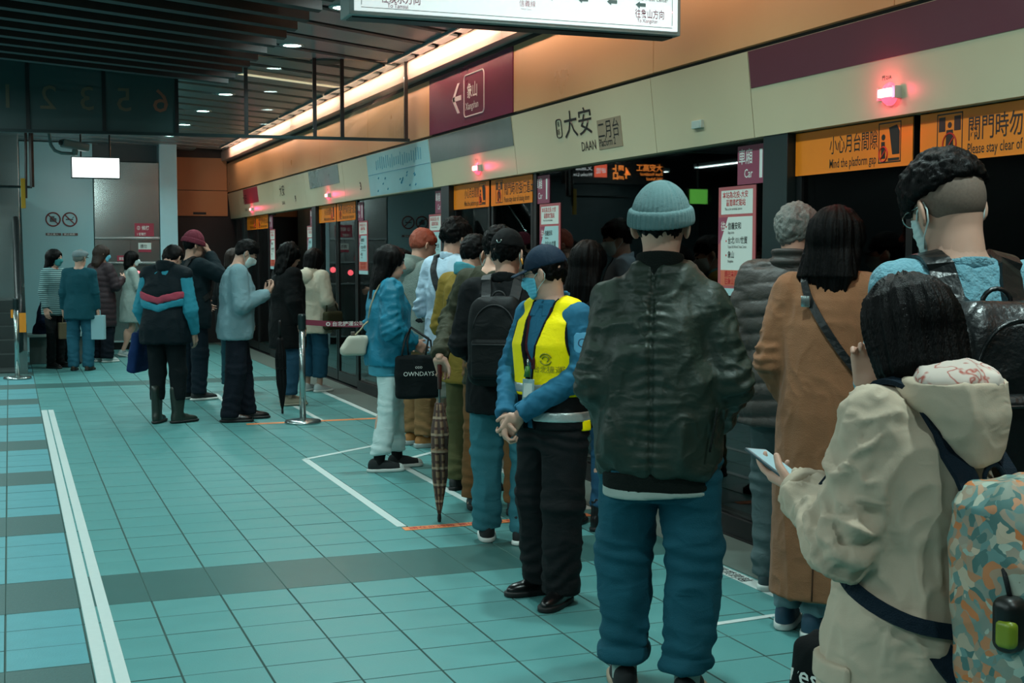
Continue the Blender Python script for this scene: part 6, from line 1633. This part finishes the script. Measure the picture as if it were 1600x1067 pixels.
def tote_text(fg, par, body, size, org, w=1.0):
    o = text('lettering', body, size, M_wink, None, (0, 0, 0), (1, 0, 0), (0, 0, 1), w, .0)
    v = np.zeros(len(o.data.vertices) * 3, f32); o.data.vertices.foreach_get('co', v); v = v.reshape(-1, 3)
    nv = np.stack([np.full(len(v), org[0]), org[1] + v[:, 0], org[2] + v[:, 2]], 1).astype(f32); o.data.vertices.foreach_set('co', fg.place(nv).ravel()); o.data.update(); o.parent = par
tote_text(f, tt, 'OWNDAYS', .046, (.364, .035, .745), 1.0); tote_text(f, tt, 'ODD', .024, (.364, .125, .80), 1.0)

# head behind the woman in blue
f = Fig('dark-haired person mostly hidden behind the woman in blue', 627, 12.6, 60, 1.58, xy=(3.22, 11.15), down=10)
f.body(); f.trousers('trousers', M_blackt, seed=34); f.shoes(M_leath, None, 'leather'); f.top('coat', MATS['coat_black'], PF(.7, .02, .02), seed=35); f.hair('short', M_hair, .020, seed=7)

# ---------------------------------------------------------------- the far queue
M_sweat = cloth('grey_sweatshirt', '#7fa0a8', .9, var=.05)
f = Fig('man in grey sweatshirt and mask with head bowed over his phone', 384, 12.25, 84, 1.70, head=4, down=34, xy=(1.95, 12.25), lean=.05,
        legs=(((-.11, .10, .08), (-.11, .06, .48), .0), ((.10, -.08, .08), (.11, -.02, .48), -.1)),
        arms=(((-.24, .02, 1.08), (-.06, .26, 1.17)), ((.245, .02, 1.08), (.08, .27, 1.18))), hands=(dict(d=(.3, .5, .75), n=(.2, -.9, .3), curl=.7), dict(d=(-.3, .5, .75), n=(-.2, -.9, .3), curl=.7)))
f.body(); f.trousers('trousers', cloth('navy_trousers', '#121a24'), (.100, .092, .086), hem=.05, seed=36, wr=.008); f.shoes(M_leath, M_rubberb, 'leather', 1.1)
tp = f.top('sweatshirt', M_sweat, PF(.76, .035, .035, -.005), sl=(.080, .074, .052), wr=.014, seed=37)
f.hair('short', M_hair, .022, seed=8); f.mask(M_maskw)
ph = f.carried('phone', 'phone in the hands of the man in grey sweatshirt', 'phone'); f.mb('case', MB().box(-.03, .05, .335, .345, 1.20, 1.35, .004), mat('phone_black', '#121516', .3), ph, smooth=False)

f = Fig('woman with wavy black hair in black coat and blue jeans', 428, 13.5, 66, 1.65, xy=(2.66, 13.4), down=12,
        legs=(((-.12, .04, .08), (-.12, .04, .48), .0), ((.12, -.06, .08), (.12, 0, .48), -.1)))
f.body(); f.trousers('jeans', cloth('blue_jeans2', '#2a5168', var=.15), (.10, .086, .078), hem=.12, seed=38); f.shoes(mat('shoe_cream', '#8f8773', .7), mat('sole_cream', '#a09a88', .6), 'sneaker', 1.08)
f.top('black_coat', cloth('coat_black2', '#0a0d0e', sheen=.05), PF(.60, .045, .045), sl=(.086, .080, .06), wr=.010, seed=39); f.hair('wavy', M_hair, .028, L=.26, seed=6, wid=1.1)
umbrella('folded black umbrella standing by the woman in black coat', (2.44, 12.62, .002), (2.42, 12.60, .90), .050, cloth('umbrella_black', '#0d1012', .6), M_rubberb, .16, seed=2)

M_ivory = cloth('ivory_cotton', '#b8b2a0', .85, var=.06, dye=1.0)
f = Fig('woman in ivory hooded jacket and cropped jeans near the glass', 482, 14.9, 44, 1.60, xy=(3.17, 14.55), down=14,
        arms=(((-.24, -.02, 1.09), (-.14, .18, 1.0)), ((.25, -.02, 1.09), (.15, .2, 1.0))))
f.body(); f.trousers('jeans', cloth('blue_jeans3', '#23536a', var=.12), (.105, .092, .085), hem=.18, seed=40); f.shoes(mat('shoe_white', '#b7c4c4', .6), M_rubber, 'sneaker')
tp = f.top('hooded_jacket', M_ivory, PF(.70, .045, .045, .01), sl=(.082, .078, .06), wr=.014, seed=41)
f.add('hood', lambda P: smin(ell(P, (0, -.125, 1.375), (.115, .070, .095)), f.ring_collar(1.385, 1.46, .082, .018, drop=.02)(P), .02), A(-.2, -.25, 1.22), A(.2, .16, 1.53), M_ivory, parent=tp)
f.hair('bob', M_hair, .022, seed=14)
ob = f.carried('shoulder_bag', 'olive shoulder bag at the side of the ivory jacket', 'bag'); f.add('bag_body', lambda P: rbox(P, (.30, .02, .86), (.05, .14, .11), .035), A(.2, -.2, .7), A(.4, .22, 1.02), cloth('bag_olive', '#3a3a26'), parent=ob)
f.mb('strap', MB().tube([(.30, -.09, .95), (.27, -.04, 1.15), (.20, -.01, 1.40), (.24, .06, 1.2), (.30, .12, .95)], .010, 6), cloth('bag_olive', '#3a3a26'), ob)

# man in the chevron vest and rubber boots
M_vestn = cloth('padded_navy', '#0a1a20', .7, bump=.12, bscale=100, spec=.15); M_teals = cloth('sleeve_teal', '#2f8fa3', .7)
f = Fig('man in dark padded vest with red chevron, teal sleeves and rubber boots', 272, 12.0, 26, 1.66, xy=(1.32, 12.3), down=42, head=-10, lean=.08,
        legs=(((-.095, -.02, .08), (-.10, .02, .48), .15), ((.10, .03, .08), (.10, .03, .48), -.55)),
        arms=(((-.25, -.02, 1.07), (-.22, .10, .86)), ((.255, -.02, 1.07), (.245, .08, .84))))
f.body(); f.trousers('trousers', cloth('dark_trousers', '#10191c'), (.104, .080, .058), hem=.22, seed=42, wr=.006, ank=.0)
f.shoes(mat('rubber_boot', '#1f2a24', .4, var=.2, vscale=20), None, 'boot', 1.08, tall=True, name='rubber_boot')
tp = f.top('sleeved_shirt', M_teals, PF(.80, .012, .012), sl=(.076, .068, .052), wr=.012, seed=43)
def vest2(P):
    d = loft(P, PF(.74, .050, .055, .0))
    for sx in (-1, 1): d = smin(d, rc(P, (sx * .045, -.014, 1.42), (sx * .175, -.012, 1.385), .078, .084), .03)
    d = smax(d, .755 - P[:, 2], .01)
    for sx in (-1, 1): d = smax(d, -ell(P, (sx * .300, 0, 1.22), (.055, .09, .15)), .01)
    return smax(d, -rc(P, (0, 0, 1.36), (0, .02, 1.6), .066, .07), .01)
vo_ = f.add('padded_vest', vest2, A(-.34, -.34, .7), A(.34, .3, 1.55), M_vestn, disp=lambda P: folds(P, .016, (8, 8, 7), 3))
for nm_, m_, dz in (('red_chevron', cloth('chevron_red', '#b04a5c'), 0.0), ('teal_chevron', M_teals, -.070)):
    f.add(nm_, lambda P: smax(vest2(P) - .014, np.abs(P[:, 2] - 1.155 - dz - .26 * np.minimum(np.abs(P[:, 0]), .2)) - .034, .004), A(-.34, -.34, .9), A(.34, .3, 1.35), m_, parent=vo_, disp=lambda P: folds(P, .016, (8, 8, 7), 3))
f.add('vest_collar', f.ring_collar(1.39, 1.50, .078, .020, drop=.02), A(-.15, -.15, 1.33), A(.15, .15, 1.54), M_vestn, parent=vo_)
f.hair('short', M_hair, .022, seed=3, nape=-.10)
bb = f.carried('tote_bag', 'dark blue bag hanging at the left of the chevron vest man', 'bag'); f.add('bag_body', lambda P: rbox(P, (-.315, .09, .66), (.045, .15, .19), .03, rotm(0, .18, 0)), A(-.48, -.12, .4), A(-.18, .3, .92), cloth('bag_blue', '#14305e'), parent=bb, disp=lambda P: folds(P, .012, (7, 7, 5), 6))
f.mb('handle', MB().tube([(-.30, .0, .82), (-.27, .06, .93), (-.25, .12, .88), (-.30, .17, .82)], .010, 6), cloth('bag_blue', '#14305e'), bb)

# red beanie
f = Fig('man in wine red beanie and dark jacket holding a hand to his face', 303, 13.95, 58, 1.76, xy=(1.80, 14.2), head=-10, down=10,
        arms=(((-.24, .0, 1.09), (-.15, .2, .98)), ((.26, .16, 1.28), (.075, .16, 1.50))), hands=({}, dict(d=(-.35, -.1, .93), n=(-.6, -.75, -.1), curl=.5)))
f.body(); f.trousers('jeans', cloth('navy_jeans', '#16242e'), (.10, .085, .078), hem=.07, seed=44); f.shoes(mat('trainer_dark', '#14191b', .6), M_rubber, 'sneaker', 1.08)
f.top('jacket', cloth('jacket_dark_teal', '#12242a'), PF(.74, .035, .035), sl=(.082, .076, .058), wr=.014, seed=45); f.hair('short', M_hair, .012); f.beanie(cloth('beanie_wine', '#7a3644', .95), rib=30, tall=.02)
f.backpack('dark backpack on the man in the wine red beanie', cloth('pack_dark', '#0e1416', .7), None, c=(0, -.215, 1.10), b=(.15, .08, .23), seed=4)

f = Fig('person in dark coat half hidden between the red beanie and grey sweatshirt', 350, 14.7, 40, 1.60, xy=(2.32, 14.75), down=12)
f.body(); f.trousers('trousers', cloth('teal_trousers', '#1f4a55'), (.095, .08, .07), seed=46, hem=.1); f.shoes(mat('shoe_pale', '#8fa3a0', .6), M_rubber, 'sneaker'); f.top('coat', MATS['coat_black'], PF(.7, .03, .03), seed=47); f.hair('bob', M_hair2, .022, seed=4)

# ---------------------------------------------------------------- group by the lift
M_stripe = cloth('striped_knit', '#6f9396', .9)
nt = M_stripe.node_tree; b_ = nt.nodes['Principled BSDF']; tc = nt.nodes.new('ShaderNodeTexCoord'); wv = nt.nodes.new('ShaderNodeTexWave'); wv.bands_direction = 'Z'; wv.inputs['Scale'].default_value = 12
cr = nt.nodes.new('ShaderNodeValToRGB'); cr.color_ramp.elements[0].position = .35; cr.color_ramp.elements[0].color = (*lin('#2e4a4e'), 1); cr.color_ramp.elements[1].position = .55; cr.color_ramp.elements[1].color = (*lin('#86a8a8'), 1)
nt.links.new(tc.outputs['Object'], wv.inputs['Vector']); nt.links.new(wv.outputs['Color'], cr.inputs['Fac']); nt.links.new(cr.outputs['Color'], b_.inputs['Base Color'])
f = Fig('masked woman with long hair in striped jacket and black trousers', 82, 17.65, 128, 1.60, xy=(.56, 18.85), head=10, down=4)
f.body(); f.trousers('trousers', M_blackt, (.09, .068, .058), hem=.06, seed=50); f.shoes(M_leath, None, 'leather'); f.top('striped_jacket', M_stripe, PF(.76, .015, .015), wr=.008, seed=51); f.hair('long', M_hair, .022, L=.28, seed=16); f.mask(mat('mask_teal', '#2f7f80', .8))
f = Fig('man in flat cap and teal suit jacket with his back turned', 120, 17.55, 14, 1.60, xy=(.86, 18.3), head=-20, down=6)
f.body(); f.trousers('trousers', cloth('teal_suit_trousers', '#2a6478', .8), (.10, .084, .078), hem=.05, seed=52); f.shoes(mat('shoe_brown', '#3a2a1c', .4), None, 'leather'); f.top('suit_jacket', cloth('teal_suit', '#17525e', .8), PF(.72, .022, .022, .01), wr=.008, seed=53); f.hair('short', M_hairg, .014, nape=-.06); f.cap(cloth('flat_cap_grey', '#86969a', .9), flat=True)
wbag = f.carried('paper_bag', 'white paper shopping bag in the hand of the flat-cap man', 'bag'); f.mb('bag_body', MB().box(.16, .34, -.06, .06, .44, .78, .006), mat('paper_white', '#8fb6bd', .7), wbag, smooth=False)
f.mb('handle', MB().tube([(.20, .0, .77), (.21, .02, .85), (.235, .03, .87), (.27, .02, .85), (.28, 0, .77)], .006, 5), mat('paper_white', '#8fb6bd', .7), wbag)
f = Fig('woman with brown hair in long dark quilted coat by the steel front', 166, 18.9, 52, 1.66, xy=(1.22, 19.6), head=-16, down=6, arms=(((-.24, -.02, 1.09), (-.16, .16, .95)), ((.25, .06, 1.12), (.12, .28, 1.22))))
f.body(); f.trousers('trousers', MATS['navy_trousers'], (.105, .096, .092), hem=.06, seed=54); f.shoes(mat('shoe_white2', '#9fb0ae', .6), M_rubber, 'sneaker'); f.top('quilted_coat', cloth('quilted_plum', '#3a2f33', .55, sheen=0), PF(.52, .035, .035, .01), sl=(.08, .074, .056), quilt=.010, qs=.08, wr=.004, seed=55); f.hair('long', M_hair2, .022, L=.24, seed=18); f.mask(M_maskb)
f = Fig('person in pale dress stepping forward beside the steel front', 203, 19.9, 80, 1.58, xy=(1.72, 20.6), head=0, down=4,
        legs=(((-.09, .22, .08), (-.09, .16, .48), .0), ((.09, -.18, .09), (.09, -.02, .47), .0, -.25)), arms=(((-.23, .02, 1.10), (-.12, .26, 1.02)), ((.23, .06, 1.12), (.14, .28, 1.05))))
f.body(); f.top('pale_dress', cloth('dress_pale', '#a3b5ae', .85), PF(.55, .02, .02, .05), wr=.012, seed=56); f.shoes(mat('trainer_white', '#aebcba', .6), M_rubber, 'sneaker', 1.1); f.socks(cloth('sock_white2', '#a8b8b8'), .10); f.hair('long', M_hair, .020, L=.18, seed=19); f.mask(M_maskw)
f = Fig('seated person in dark blue coat on the bench by the escalator', 55, 18.9, 120, 1.62, xy=(.46, 19.78), down=30, drop=.47, lean=.25,
        legs=(((-.10, .42, .55), (-.10, .42, .95), .1), ((.10, .42, .55), (.10, .42, .95), -.1)), arms=(((-.24, .05, 1.10), (-.12, .28, 1.02)), ((.24, .05, 1.10), (.12, .28, 1.02))))
f.body(); f.trousers('trousers', M_blackt, (.09, .072, .062), seed=57); f.shoes(M_leath, None, 'leather'); f.top('coat', cloth('coat_navy', '#13233c'), PF(.84, .03, .03), seed=58); f.hair('short', M_hair, .020, seed=20)
bxp = empty('carrier_bag', (.70, 18.75, 0), .2, 'brown paper bag standing between the striped jacket and suit', 'bag')
MB().box(-.10, .10, -.05, .05, .40, .62, .006).build('bag_body', mat('kraft_paper', '#6f6248', .8), bxp)
MB().tube([(-.05, 0, .61), (-.04, 0, .74), (.04, 0, .74), (.05, 0, .61)], .006, 5).build('handle', mat('kraft_paper', '#6f6248', .8), bxp)
# the side scene for lettering is no longer needed
bpy.data.scenes.remove(TSC)
